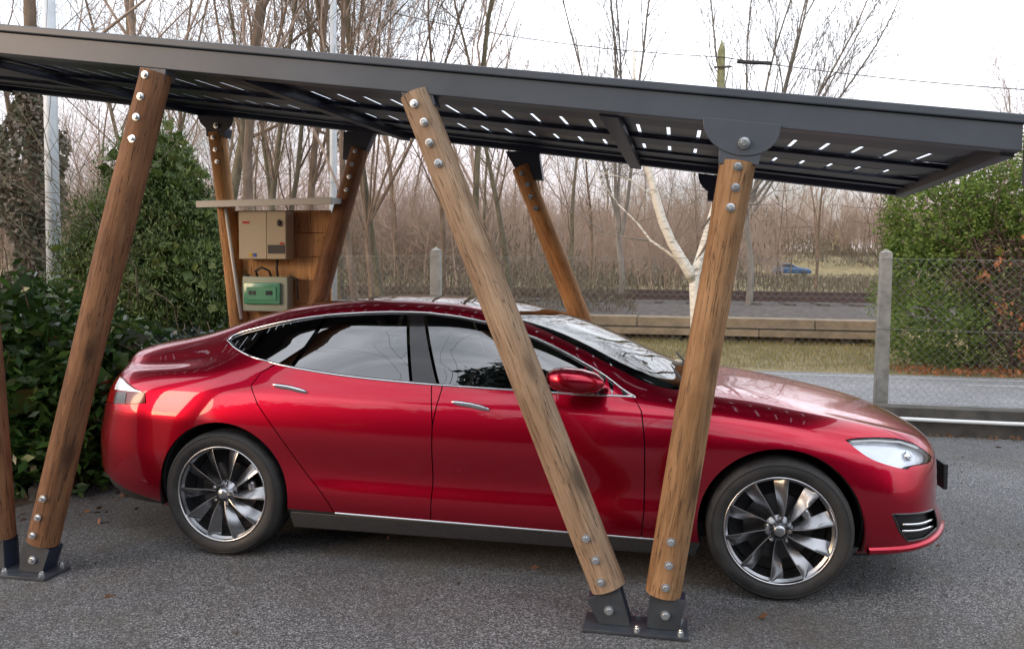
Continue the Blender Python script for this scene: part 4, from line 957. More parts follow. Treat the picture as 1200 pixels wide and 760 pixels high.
# parking lot: irregular left edge against the planting
edge = [(-60,-60),(60,-60),(60,4.80),(-6.9,4.80),(-6.1,3.4),(-5.35,2.3),(-4.95,1.5),(-4.72,.9),(-4.85,.1),(-5.2,-1.0),(-5.6,-3),(-7,-7),(-60,-9)]
mb = MB(); mb.add([(a,b,0) for a,b in edge], [tuple(range(len(edge)))]); tag(mb.build('parking_lot', M['asphalt']), kind='structure')
sheet('planting_bed', -14, -3.5, -8, 12, -.004, M['soil'], 10, 10)
sheet('road', -90, 90, 5.35, 10.35, 0.0, M['road'])
for k, (yy, wd, x0, x1) in enumerate(((9.95,.10,-60,60),(9.25,.11,3.75,7.0),(9.25,.11,-60,1.0))):
    sheet('road_marking', x0, x1, yy-wd/2, yy+wd/2, .004, M['paint'], 8, 1)
rd = sheet('far_road', -160, 160, 90, 96.5, .06, M['road'], 60, 3, True)
# low concrete wall between the lot and the road, in cast lengths
wl = empty('boundary_wall', (0,4.95,0)); tag(wl, 'low mossy concrete boundary wall at the edge of the lot with a white pipe on it', 'wall')
x = -9.0; k = 0
while x < 14:
    ln = 2.4; mb = MB(); mb.box((x+.004,-.10,-.05),(x+ln-.004,.14+.003*(k % 2),.265+.004*(k % 3))); mb.build('wall_block', M['conc_dark'], wl, bevel=.012); x += ln; k += 1
mb = MB(); mb.tube([(x_, -.125, .158+.006*math.sin(x_*1.7)) for x_ in np.linspace(-6,14,40)], .020, 10); pp = mb.build('white_pipe', M['white'], None, True); pp.location = (0,4.93,0); tag(pp, 'long thin white plastic pipe lying along the face of the low wall', 'pipe')
# fence: concrete posts, tension wires and chain link
fe = empty('chain_link_fence', (0,4.99,.26)); tag(fe, 'chain link fence with concrete posts standing on the low wall behind the car', 'fence')
FO = Vector((0,4.99,.26)); px_ = [1.60-2.4*k for k in range(-5, 4)]
px_ = [x for x in px_ if x > -5.8]
px_ = [x for x in px_ if abs(x+.8) > .1]
for k, x_ in enumerate(px_):
    mb = MB(); mb.hexa([(a, b, c) for a, b, c in ((x_-.062,-.06,0),(x_+.062,-.06,0),(x_+.062,.06,0),(x_-.062,.06,0),(x_-.055,-.052,1.58),(x_+.055,-.052,1.58),(x_+.055,.052,1.58),(x_-.055,.052,1.58))])
    mb.add([(x_-.055,-.052,1.581),(x_+.055,-.052,1.581),(x_+.055,.052,1.581),(x_-.055,.052,1.581),(x_,0,1.625)], [(0,1,4),(1,2,4),(2,3,4),(3,0,4)])
    mb.build('fence_post', M['conc'], fe, bevel=.008)
x0, x1 = px_[-1], 13.6
for z_ in (.05,.80,1.52):
    mb = MB(); mb.tube([(x_, -.062, z_-(.012*math.sin(math.pi*((x_-1.6) % 2.4)/2.4))) for x_ in np.linspace(x0, x1, 60)], .0026, 4); mb.build('tension_wire', M['wire'], fe)
mesh_h = 1.47; stp = .078; n_ = int((x1-x0)/stp); nz = int(mesh_h/stp)
V = []; F = []
def wire_zig(pts, r_=.00095):
    global V, F
    for a, b in zip(pts[:-1], pts[1:]):
        a = np.array(a); b = np.array(b); k = len(V); d = b-a; u_ = np.array([0,1,0]); v_ = np.cross(d, u_); v_ = v_/np.linalg.norm(v_)
        for p in (a, b):
            V += [p+u_*r_*1.3, p-u_*r_*.7+v_*r_, p-u_*r_*.7-v_*r_]
        F += [(k,k+1,k+4,k+3),(k+1,k+2,k+5,k+4),(k+2,k,k+3,k+5)]
# long diagonals, each a straight wire (the zigzag wires of a chain link read as two sets of diagonals)
for i in range(-nz, n_+nz):
    for s_ in (1,-1):
        xa = x0+i*stp; a0 = max(0, (x0-xa)/s_ if s_ > 0 else (xa-x1)); 
        za, zb_ = .05, .05+mesh_h
        p0 = np.array([xa,-.066+.002*s_,za]); p1 = np.array([xa+s_*mesh_h,-.066+.002*s_,zb_])
        t0, t1 = 0., 1.
        dx = p1[0]-p0[0]
        ta, tb = (x0-p0[0])/dx, (x1-p0[0])/dx
        t0 = max(t0, min(ta,tb)); t1 = min(t1, max(ta,tb))
        if t1-t0 > .02: wire_zig([p0+(p1-p0)*t0, p0+(p1-p0)*t1])
o = meshobj('chain_link', np.array(V), np.array(F), M['wire'], fe); tag(o, kind='stuff')
# sandy concrete platform edge beyond the road: capping beam on short piers
pe = empty('platform_edge', (-3,16.2,0)); tag(pe, 'long sandy concrete platform edge carried on short piers beyond the road', 'low platform')
x = -19.0; k = 0
while x < 7.3:
    mb = MB(); mb.box((x+.01,-.02,.36),(x+2.05,.75,.585+.006*(k % 2))); mb.build('edge_slab', M['beam_conc'], pe, bevel=.015)
    x += 2.06; k += 1
mb = MB(); mb.box((-19,.02,.325),(7.35,.70,.362)); mb.build('shadow_joint', M['conc_dark'], pe)
x = -19.0
while x < 7.2:
    mb = MB(); mb.box((x+.008,-.05,.165),(min(x+3.9,7.42),.72,.325)); mb.build('lower_beam', M['beam_conc'], pe, bevel=.012); x += 3.91
for k, x_ in enumerate(np.arange(-18.6, 7.4, 1.32)):
    mb = MB(); mb.box((x_-.13,.12,-.08),(x_+.13,.5,.166)); mb.build('pier', M['conc_dark'] if k % 3 else M['house_roof'], pe, bevel=.01)
mb = MB(); mb.box((-19,.74,-.1),(7.3,.80,.36)); mb.build('back_face', M['conc_dark'], pe)
# track: ballast, sleepers, rails
sheet('track_ballast', -90, 60, 17.6, 33, .10, M['ballast'], 60, 26, True)
tk = empty('railway_track', (0,26.6,float(prof(26.6)))); tag(tk, 'rusty railway track on grey ballast behind the platform edge', 'railway track')
for yy in (-3.6,-2.1,2.2,3.7):
    zz_ = float(prof(26.6+yy)-prof(26.6))+.07+.03
    mb = MB()
    for (a, b, c, d) in ((-.07,.07,.10,.115),(-.012,.012,.115,.22),(-.036,.036,.22,.26)): mb.box((-80,yy+a,zz_+c),(55,yy+b,zz_+d))
    mb.build('rail', M['rail'], tk)
sm_ = None
for yy in (-2.85, 2.95):
    for k in range(-42, 38):
        if sm_ is None: mb = MB(); mb.box((-.13,-1.2,-.06),(.13,1.2,.055)); sm_ = mb.build('sleeper', M['sleeper'], tk, (0,0,0)); sm_.location = (k*.72*1.4, yy, .02)
        else: cp(sm_, tk, (k*.72*1.4, yy, float(prof(26.6+yy)-prof(26.6))+.07+.03), (0,0,0))
# second sheet of low buildings and houses far behind
def house(x, y, wd, dp, h, rh, rz, wall, lbl, name='house', wins=3):
    z = float(prof(y))-.3; hs = empty(name, (x,y,z), rz); tag(hs, lbl, 'house')
    mb = MB(); mb.box((-wd/2,-dp/2,0),(wd/2,dp/2,h)); mb.add([(-wd/2,-dp/2,h),(-wd/2,dp/2,h),(-wd/2,0,h+rh),(wd/2,-dp/2,h),(wd/2,dp/2,h),(wd/2,0,h+rh)], [(0,2,1),(3,4,5)]); mb.build('wall', M[wall], hs)
    mb = MB(); e = .5
    for s_ in (1,-1):
        sl_ = rh/(dp/2); y_e = s_*(dp/2+e); z_e = h-e*sl_
        V_ = [(-wd/2-e,0,h+rh+.02),(wd/2+e,0,h+rh+.02),(wd/2+e,y_e,z_e),(-wd/2-e,y_e,z_e)]
        mb.hexa([V_[0],V_[1],V_[2],V_[3]]+[(a,b,c+.18) for a,b,c in V_])
    rf = mb.build('roof', M['house_roof'], hs)
    mb = MB(); mb.box((wd*.2,-.4,h+rh*.6),(wd*.2+.7,.3,h+rh+.9)); mb.build('chimney', M['conc'], rf)
    for st_ in range(max(1, int(h//2.7))):
        for k in range(wins):
            xx = -wd/2+(k+.5)*wd/wins; zz2 = .9+st_*2.7
            mb = MB(); mb.box((xx-.65,-dp/2-.06,zz2-.08),(xx+.65,-dp/2-.005,zz2+1.48)); wf = mb.build('window', M['white'], hs)
            for s_ in (-.31,.31): mb = MB(); mb.box((xx+s_-.27,-dp/2-.075,zz2),(xx+s_+.27,-dp/2-.061,zz2+1.4)); mb.build('pane', M['pane'], wf)
    mb = MB(); mb.box((-wd/2-.055,-1,0),(-wd/2-.005,0,2.1)); mb.build('door', M['sleeper'], hs)
    return hs
house(30,168,7,6,1.8,4.4,R(80),'house_wall','cream gabled house on the slope far behind the blue car')
house(-72,168,9,8,6,3,R(20),'house_wall2','ochre house glowing in low sun far behind the left trees')
house(-56,176,6,8,6.4,3,R(10),'house_wall2','small ochre house seen between trunks left of the concrete fence post')
house(-17,172,5,7,6.2,3,R(-5),'house_wall','cream house with yellow sunlit wall right of the leaning far post')
house(9,176,16,8,3.2,3,R(5),'house_wall2','long low sunlit house between the woods behind the far road')
# small vehicles on the far road
def small_car(x, y, rz, paint, lbl, van=False):
    z = float(prof(y))+.10; c_ = empty('parked_van' if van else 'far_car', (x,y,z), rz); tag(c_, lbl, 'van' if van else 'car')
    if van: pr = [(-2.3,.3),(-2.3,1.95),(-2.1,2.1),(1.0,2.1),(1.6,1.35),(2.25,1.1),(2.35,.3)]
    else: pr = [(-2.1,.3),(-2.15,.75),(-1.95,.95),(-1.45,1.38),(-.2,1.44),(.75,1.02),(1.8,.85),(2.1,.65),(2.1,.3)]
    mb = MB(); mb.prism(pr, -.85, .85); b_ = mb.build('body', M[paint], c_, bevel=.08, seg=3)
    wd_ = [(-1.7,.98),(-1.35,1.30),(-.2,1.36),(.55,1.02)] if not van else [(.1,1.3),(.1,1.9),(.95,1.9),(1.4,1.35)]
    for s_ in (1,-1):
        mb = MB(); mb.prism(wd_, s_*.853-.004, s_*.853+.004); mb.build('side_window', M['pane'], c_)
    for a in (-1.35,1.3):
        for s_ in (1,-1):
            mb = MB(); mb.lathe([(.0,-.1),(.2,-.1),(.31,-.09),(.32,.09),(.2,.1),(.0,.1)], 16, 'y', Matrix.Translation((a, s_*.80, .32))); mb.build('wheel', M['tyre'], c_, 'auto')
    return c_
small_car(12.2, 92.3, R(-8), 'blue_car', 'small blue hatchback on the far road seen through the fence')
small_car(-2.9, 93.5, R(5), 'white_car', 'white car behind the birch trunk beside the red van')
small_car(-.2, 95.2, R(3), 'red_car', 'red van parked behind the leaning birch fork', van=True)
small_car(-25.5, 93, R(12), 'white_car', 'white car on the far road left of the light leaning post')
# poles
def pole(name, x, y, h, r0, r1, lbl, cat, arm=None):
    p_ = empty(name, (x,y,0)); tag(p_, lbl, cat)
    mb = MB(); mb.tube([(0,0,-.1),(0,0,.9)], r0*1.35, 16); mb.build('pole_base', M['galv'], p_, True)
    mb = MB(); mb.tube([(0,0,.9),(.01,0,h*.5),(.02,0,h)], [r0,(r0+r1)/2,r1], 16); mb.build('pole_shaft', M['galv'], p_, True)
    mb = MB(); mb.tube([(.02,0,h),(.02,-.2,h+.5),(.02,-1.2,h+.75)], r1*.6, 8); a_ = mb.build('arm', M['galv'], p_, True)
    mb = MB(); mb.box((-.14,-1.9,h+.68),(.18,-1.15,h+.82)); mb.build('lamp_head', M['galv'], a_, bevel=.03)
pole('street_lamp', -9.2, 6.2, 8.2, .098, .080, 'thick pale grey street lamp pole behind the hedge at far left', 'street lamp')
pole('street_lamp', -7.55, 12.2, 8.6, .085, .062, 'slimmer pale street lamp pole behind the plank board', 'street lamp')
up = empty('utility_pole', (.62,20,.4)); tag(up, 'mossy pointed wooden utility pole rising above the carport roof', 'utility pole')
mb = MB(); mb.tube([(0,0,-.4),(0,0,4),(0,0,7.45),(0,0,7.75)], [.14,.12,.105,.01], 10); mb.build('pole_shaft', M['moss'], up, True)
mb = MB(); mb.box((-.20,-.14,6.95),(.28,-.09,7.0)); mb.build('crossbar', M['rail'], up)
mb = MB(); mb.tube([(.42,-.05,7.12),(1.34,-.05,7.04)], .055, 10); mb.build('cable_joint', M['black'], up, True)
ca = []
A_, B_ = Vector((-14,20,10.9)), Vector((.62,19.9,7.65)); C_ = Vector((16,20,6.1))
mb = MB()
for a, b, sg in ((A_,B_,.5),(B_,C_,.35)): mb.tube([a.lerp(b,t)-Vector((0,0,sg*4*t*(1-t))) for t in np.linspace(0,1,24)], .014, 4)
o = mb.build('overhead_cable', M['black']); tag(o, 'thin dark overhead cable running over the carport past the mossy pole', 'cable')
o['kind'] = 'stuff'; del o['kind']
# ------------------------------------------------------------------ trees and shrubs
def tubes_np(segs, sides):
    """segs: list of (p0,p1,r0,r1); one open prism each"""
    if not segs: return np.zeros((0,3)), np.zeros((0,4), int)
    A = np.array([s[0] for s in segs], float); B = np.array([s[1] for s in segs], float); ra = np.array([s[2] for s in segs]); rb = np.array([s[3] for s in segs])
    d = B-A; d /= np.maximum(np.linalg.norm(d, axis=1, keepdims=True), 1e-9); h = np.where(np.abs(d[:,2:3]) > .9, np.array([[1.,0,0]]), np.array([[0,0,1.]]))
    u = np.cross(d, h); u /= np.linalg.norm(u, axis=1, keepdims=True); v = np.cross(d, u); n = len(segs); V = np.zeros((n, 2*sides, 3))
    for k in range(sides):
        q = 2*np.pi*k/sides; o = u*np.cos(q)+v*np.sin(q); V[:,k] = A+o*ra[:,None]; V[:,sides+k] = B+o*rb[:,None]
    base = (np.arange(n)*2*sides)[:,None]
    F = np.concatenate([base+np.array([[k, (k+1) % sides, sides+(k+1) % sides, sides+k]]) for k in range(sides)], 0)
    return V.reshape(-1,3), F
def grow(rs, p, d, L, r, lev, out, maxlev, up=.12, wig=.16, nb=(5,6,6,5), spread=(.5,.95), shrink_=.62, tip=.25):
    n = max(3, int(5-lev*.6)) if lev else 9; pts = [p]; cur = np.array(d, float); pos = np.array(p, float); sl = L/n
    for i in range(n):
        cur = cur+rs.normal(0, wig*(1 if lev else .32), 3)+np.array([0,0,up if lev else .05]); cur /= np.linalg.norm(cur); r0 = r*(1-(1-tip)*i/n); r1 = r*(1-(1-tip)*(i+1)/n)
        nx = pos+cur*sl; out[min(lev, 3)].append((pos, nx, r0, r1)); pos = nx
        if lev < maxlev:
            t = (i+1)/n
            if lev == 0 and t < .28: continue
            k = nb[min(lev, 3)]/n*(1.15 if lev == 0 else 1); k = int(k)+(rs.random() < k-int(k))
            for _ in range(k):
                az = rs.uniform(0, 2*math.pi); sp_ = rs.uniform(*spread)
                a = np.cross(cur, [0,0,1.]) if abs(cur[2]) < .95 else np.array([1.,0,0]); a /= np.linalg.norm(a); b = np.cross(cur, a)
                nd = cur*math.cos(sp_)+(a*math.cos(az)+b*math.sin(az))*math.sin(sp_)
                grow(rs, pos, nd, L*shrink_*rs.uniform(.6,1.1)*(1-.45*t if lev == 0 else 1), r1*rs.uniform(.34,.55), lev+1, out, maxlev, up, wig, nb, spread, shrink_, tip)
def tree_meshes(seed, H, r, maxlev=3, **kw):
    rs = np.random.default_rng(seed); out = [[],[],[],[]]
    grow(rs, np.zeros(3)-[0,0,.3], [rs.normal(0,.05),rs.normal(0,.05),1], H, r, 0, out, maxlev, **kw)
    def rmin(l, m_): return [(a,b,max(c,m_),max(d,m_)) for a,b,c,d in l]
    t = tubes_np(rmin(out[0],.01), 8); tv, tf = t
    a = tubes_np(rmin(out[1],.008), 5); b = tubes_np(rmin(out[2],kw_min), 3); c = tubes_np(rmin(out[3],kw_min), 3)
    V = []; F = []; k = 0
    for v, f in (a, b, c): V.append(v); F.append(f+k); k += len(v)
    return (tv, tf), (np.concatenate(V), np.concatenate(F))
kw_min = .0058
def make_tree(name, seed, H, r, mt, mc, cat='tree', **kw):
    (tv, tf), (cv, cf) = tree_meshes(seed, H, r, **kw)
    e = empty(name, (0,0,0)); t = meshobj('trunk', tv, tf, mt, e, True); c = meshobj('crown', cv, cf, mc, e, False)
    return e
wood_g = 'bare leafless trees in the woods behind the fence'
protos = []
P_ = [(11,13,.12,dict(nb=(17,7,6,5), spread=(.35,.8), shrink_=.50)), (12,15,.14,dict(nb=(18,7,6,5), spread=(.3,.7), shrink_=.46)),
      (13,11,.10,dict(nb=(16,7,6,5), spread=(.4,.9), shrink_=.50)), (14,16,.15,dict(nb=(17,7,6,5), spread=(.45,.95), shrink_=.52)),
      (15,12,.11,dict(nb=(19,6,6,5), spread=(.3,.65), shrink_=.46)), (16,9,.10,dict(nb=(16,7,6,5), spread=(.45,.9), shrink_=.5))]
bk_ = ['bark','bark_olive','bark_hazy']
for k, (sd_, H, r, kw) in enumerate(P_):
    t = make_tree('bare_tree', sd_, H, r, M[bk_[k % 2]], M['bark_hazy' if k % 3 else 'bark'], **kw); protos.append(t)
used_ = set()
def plant(k, x, y, s=1., lbl='bare leafless tree among many in the woods behind the fence', group=wood_g, rz=None, tilt=0, z=None):
    z = float(prof(y)+bump_h(np.array(x),np.array(y)))-.05 if z is None else z; rz = random.uniform(0,6.28) if rz is None else rz
    if k in used_: o = cp(protos[k])
    else: o = protos[k]; used_.add(k)
    o.location = (x,y,z); o.rotation_euler = (tilt,0,rz); o.scale = (s,s,s)
    for q in ('group','label'):
        if q in o: del o[q]
    tag(o, lbl, 'tree', group); return o
# left and middle woods, just beyond the road and the track
rr = random.Random(3)
CX, CY = -.53, -4.13
def at_px(px, dist):
    """x of a place at this depth under picture column px"""
    d = F_+R2*((px-600)/970.); d = d/d.y; return CX+d.x*(dist)
near = [(15,20),(150,15),(200,23),(240,19),(282,14.5),(330,20),(362,17),(400,24),(430,15.5),(452,22),(470,28),(300,27),(520,24),(560,28),(110,26),(600,25),(640,29),(662,24),(690,33),(560,19)]
for k, (px, dist) in enumerate(near):
    if 25 < dist < 39: dist = 39
    plant(k % 6, at_px(px, dist), CY+dist, rr.uniform(.85,1.1) if px < 500 else rr.uniform(.62,.8))
for k in range(58):                           # behind the track
    px = -60+k*(1010/58)+rr.uniform(-12,12); dist = rr.uniform(42,86)
    s_ = rr.uniform(.85,1.3) if px < 480 else rr.uniform(.65,.95)
    plant(rr.randrange(6), at_px(px, dist), CY+dist, s_*(.60 if px > 650 else 1))
for k in range(74):                           # beyond the far road
    px = -60+k*(1260/74)+rr.uniform(-14,14); dist = rr.uniform(106,150); plant(rr.randrange(6), at_px(px, dist), CY+dist, rr.uniform(.75,1.15), 'bare leafless tree in the distant woods beyond the far road', 'distant bare trees beyond the far road')
for k, (px, dist, s_) in enumerate(((1160,30,.50),(1188,26,.55),(1210,34,.6))): plant(2 if k else 5, at_px(px,dist), CY+dist, s_*1.1, 'small bare tree behind the big green hedge at right', 'small bare trees behind the right hedge')
plant(4, at_px(955,41), CY+41, .72, 'slender twin stemmed bare tree beyond the track left of the right fence post', None, 0.3)
# multi-stemmed pale tree fanning out above the roof
def fan_tree(name, x, y, stems, lbl, mt, mc, seed, z=None, zb=0., group=None, rads=(.07,.10)):
    rs = np.random.default_rng(seed); e = empty(name, (x,y,float(prof(y))-.05 if z is None else z)); tag(e, lbl, 'tree', group)
    out = [[],[],[],[]]
    for (az, lean, L_) in stems:
        d = [math.sin(lean)*math.cos(az), math.sin(lean)*math.sin(az), math.cos(lean)]
        if zb and not out[0]:
            pz = [np.array([.10*math.sin(q*.9), .06*q, -.3+(zb+.4)*q/6]) for q in range(7)]
            for q in range(6): out[0].append((pz[q], pz[q+1], rads[1]*1.9*(1-.07*q), rads[1]*1.9*(1-.07*(q+1))))
        grow(rs, np.array([rs.normal(0,.12 if not zb else .03), rs.normal(0,.12 if not zb else .03), -.1+zb*rs.uniform(.8,1.)]), d, L_, rs.uniform(*rads), 0, out, 3, up=.10, wig=.14, nb=(16,7,6,5), spread=(.25,.65), shrink_=.42)
    V, F = tubes_np(out[0], 7); meshobj('trunk', V, F, mt, e, True)
    vs_, fs_ = [], []; k = 0
    for l, m_ in ((out[1],5),(out[2],3),(out[3],3)):
        v, f = tubes_np([(a,b,max(c,.005),max(d_,.004)) for a,b,c,d_ in l], m_); vs_.append(v); fs_.append(f+k); k += len(v)
    meshobj('crown', np.concatenate(vs_), np.concatenate(fs_), mc, e); return e
x_ = at_px(875, 27); fan_tree('birch_tree', x_, CY+27, [(R(0),.05,8.5),(R(180),.30,7),(R(0),.32,8.5),(R(10),.56,8),(R(-20),.80,7),(R(170),.12,8.0),(R(5),.68,7.5),(R(0),.20,8)], 'pale many stemmed birch fanning out above the carport roof behind the mossy pole', M['birch_twig'], M['birch_twig'], 31, zb=3.8, rads=(.04,.065))
x_ = at_px(725, 30); fan_tree('birch_tree', x_, CY+30, [(R(180),.28,10.5),(R(0),.03,12),(R(0),.20,11.5),(R(175),.10,12)], 'pale birch group above the roof between the leaning post and the mossy pole', M['birch_twig'], M['birch_twig'], 32, zb=3.0, rads=(.045,.07))
x_ = at_px(430, 21); fan_tree('bare_tree', x_, CY+21, [(R(0),.42,9.5),(R(0),.25,9.5),(R(10),.60,9),(R(180),.15,9),(R(170),.35,8.5),(R(0),.08,9.5)], 'broad bare tree fanning up behind the carport left of the light post', M['bark'], M['bark'], 33, zb=2.6, rads=(.03,.055))
x_ = at_px(310, 17); fan_tree('bare_tree', x_, CY+17, [(R(0),.05,11),(R(10),.22,9),(R(180),.16,9)], 'dark forked bare tree behind the plank board', M['bark_olive'], M['bark'], 34, rads=(.07,.09))
# the leaning birch seen between the posts
bt = empty('birch_tree', (-.02, 14.0, 0)); tag(bt, 'white barked birch with a leaning curved limb between the right hand posts', 'tree')
def px3(pts, y): return [(a-(-.02), dy, z) for a, z, dy in pts]
mb = MB(); mb.tube(px3([(-.02,-.1,0),(-.06,.5,.02),(-.09,1.0,.0),(-.12,1.55,.0),(.05,2.2,.1),(.25,3.0,.2),(.40,3.7,.2),(.5,4.2,.3)], 14), [.125,.115,.11,.115,.085,.07,.045,.012], 12); mb.build('trunk', M['birch'], bt, True)
mb = MB(); mb.tube(px3([(-.13,1.50,0),(-.24,1.70,-.05),(-.40,1.95,-.12),(-.60,2.28,-.2),(-.80,2.72,-.3),(-.95,3.20,-.4),(-1.06,3.65,-.5),(-1.18,3.95,-.5),(-1.30,4.5,-.6),(-1.42,5.3,-.7),(-1.45,6.5,-.8)], 14), [.12,.118,.108,.10,.095,.088,.08,.072,.058,.04,.012], 12); mb.build('limb', M['birch'], bt, True)
for k, (pts, r0) in enumerate([([(-.28,1.75,0),(-.70,2.10,-.1),(-1.05,2.33,-.1),(-1.35,2.72,-.2),(-1.75,3.10,-.2),(-2.15,3.65,-.3),(-2.45,4.05,-.3)],.034),([(-.95,3.20,-.4),(-1.5,3.6,-.4),(-2.1,3.75,-.5),(-2.7,4.2,-.5)],.022),([(-1.05,2.33,-.1),(-1.5,2.38,-.1),(-2.05,2.5,-.1),(-2.6,2.45,0)],.020),([(.0,2.6,.1),(.5,3.2,.1),(1.1,3.1,.1),(1.5,3.4,.2),(1.9,4.2,.2)],.028),([(.9,3.15,.1),(1.2,2.75,.1),(1.55,2.8,.1),(1.9,3.1,0)],.02),([(-.08,1.9,0),(.25,2.5,0),(.42,3.3,0)],.03)]):
    mb = MB(); n_ = len(pts); mb.tube(px3(pts, 14), [r0*(1-.8*i/(n_-1)) for i in range(n_)], 7); mb.build('branch', M['birch' if k < 2 else 'birch_twig'], bt, True)
rs = np.random.default_rng(5); out = [[],[],[],[]]
for (a, z, dy) in ((-1.35,2.72,-.2),(-1.75,3.1,-.2),(-2.15,3.65,-.3),(-1.5,3.6,-.4),(-2.1,3.75,-.5),(-1.06,3.65,-.5),(.4,3.2,.1),(1.1,3.1,.1),(-1.42,5.3,-.7),(.2,4.6,.2),(-.6,2.3,-.2),(.1,3.4,.2),(1.5,3.4,.2),(-2.05,2.5,-.1)):
    for _ in range(3): grow(rs, np.array([a+.02,dy,z]), [rs.normal(0,.6),rs.normal(0,.3),rs.uniform(0,.8)], rs.uniform(.8,1.5), .010, 1, out, 3, nb=(5,4,4,3))
v, f = tubes_np([(a,b,max(c,.0035),max(d_,.003)) for l in out for a,b,c,d_ in l], 3); tag(meshobj('twigs', v, f, M['birch_twig'], bt), kind='stuff')
# the distant woods: a mass of thin stems and rising twigs that nobody could count
def wood_mass(seed, nst, wx, wy, H, rt):
    rs = np.random.default_rng(seed); A = []; B = []; RA = []; RB = []
    bx = rs.uniform(-wx/2, wx/2, nst); by = rs.uniform(-wy/2, wy/2, nst); h = H*rs.uniform(.55,1.1,nst); lean = rs.normal(0,.07,(nst,2))
    def at(t, k=None): return np.stack([bx+lean[:,0]*h*t+.25*np.sin(t*4+bx), by+lean[:,1]*h*t, h*t-.3], 1)
    ts = np.linspace(0,1,7)
    for a, b in zip(ts[:-1], ts[1:]): A.append(at(a)); B.append(at(b)); RA.append(rt*(1-.85*a)*np.ones(nst)); RB.append(rt*(1-.85*b)*np.ones(nst))
    nb_ = 34
    for j in range(nb_):
        t = .22+.76*j/nb_+rs.uniform(-.02,.02,nst); p = np.stack([bx+lean[:,0]*h*t+.25*np.sin(t*4+bx), by+lean[:,1]*h*t, h*t-.3], 1)
        az = rs.uniform(0,6.28,nst); el = rs.uniform(.35,1.15,nst); L_ = h*.20*(1.25-t)*rs.uniform(.7,1.5,nst); d = np.stack([np.cos(az)*np.cos(el), np.sin(az)*np.cos(el), np.sin(el)], 1)
        q = p+d*L_[:,None]; A.append(p); B.append(q); RA.append(np.full(nst,rt*.28)); RB.append(np.full(nst,rt*.14))
        for m_ in range(4):
            f = rs.uniform(.25,1,nst)[:,None]; p2 = p+(q-p)*f; d2 = d+rs.normal(0,.55,(nst,3))+[0,0,.25]; A.append(p2); B.append(p2+d2*(L_*.55)[:,None]); RA.append(np.full(nst,rt*.15)); RB.append(np.full(nst,rt*.08))
    segs = list(zip(np.concatenate(A), np.concatenate(B), np.concatenate(RA), np.concatenate(RB)))
    return tubes_np(segs, 3)
wm = []
for seed, nst, wx, wy, H, rt, mt in ((71,135,46,14,10.5,.06,'bark_hazy'),(72,135,46,14,9,.055,'bark_hazy'),(73,130,30,10,8,.04,'bark_hazy')):
    v, f = wood_mass(seed, nst, wx, wy, H, rt); o = meshobj('distant_wood', v, f, M[mt]); o['kind'] = 'stuff'; wm.append(o)
firstm = {0:1,1:1,2:1}
def put_mass(k, x, y, rz, s=1.):
    o = wm[k] if firstm[k] else cp(wm[k]); firstm[k] = 0
    o.location = (x, y, float(prof(y))); o.rotation_euler = (0,0,rz); o.scale = (s,s,s*random.uniform(.9,1.1)); tag(o, 'mauve brown mass of bare distant woods' if k < 2 else 'thicket of thin bare stems behind the railway track', 'woods', None, 'stuff')
for j in range(7): put_mass(j % 2, -112+33*j, 122+6*(j % 3), R(180*(j % 2)))
for j in range(9): put_mass((j+1) % 2, -150+36*j, 150+8*(j % 2), R(180*((j+1) % 2)), 1.15)
for j in range(11): put_mass(j % 2, -230+44*j, 205+9*(j % 2), R(180*((j+1) % 2)), 1.1)
for j, (x, y) in enumerate(((-46,38),(-24,38.5),(-8,39),(-40,60),(-16,64),(-64,66),(-2,70),(-5,52),(34,84))): put_mass(2, x, y, R(180*(j % 2)), 1.0 if x < -10 else (.7 if x < 5 else .55))
# leaf masses: many small folded leaves through a volume
def leaves(P, size, rs, droop=.3, aspect=2.4, nor=None, jit=.6):
    n = len(P); az = rs.uniform(0, 2*np.pi, n); el = rs.normal(-droop, .5, n)
    d = np.stack([np.cos(az)*np.cos(el), np.sin(az)*np.cos(el), np.sin(el)], 1)
    if nor is not None: d = d*jit+nor; d /= np.linalg.norm(d, axis=1, keepdims=True)
    u = rs.normal(0,1,(n,3)); u -= d*(u*d).sum(1, keepdims=True); u /= np.linalg.norm(u, axis=1, keepdims=True); w_ = np.cross(d, u)
    s = size*rs.uniform(.6,1.3,n)[:,None]
    a = P; b = P+d*s*.5+u*s/aspect*.5-w_*s*.10; c = P+d*s-w_*s*.18; e = P+d*s*.5-u*s/aspect*.5-w_*s*.10; m_ = P+d*s*.5
    V = np.stack([a,b,c,e], 1).reshape(-1,3); F = (np.arange(n)*4)[:,None]+np.array([[0,1,2,3]])
    return V, F
def vol_points(rs, n, shape, shell_=.25):
    """points near the lumpy surface of an implicit blob list [(cx,cy,cz,rx,ry,rz)]"""
    out = []; tot = sum(b[3]*b[5] for b in shape)
    for b in shape:
        k = int(n*b[3]*b[5]/tot); d = rs.normal(0,1,(k,3)); d /= np.linalg.norm(d, axis=1, keepdims=True)
        lump = 1+.13*np.sin(d[:,0]*7+b[0]*3)+.10*np.sin(d[:,2]*9+b[1]*5+d[:,1]*4)+.07*np.sin(d[:,1]*15+d[:,2]*13)
        rad = (1-shell_*rs.random(k)**1.3)*lump
        out.append(np.array(b[:3])+d*np.array(b[3:])*rad[:,None])
    return np.concatenate(out)
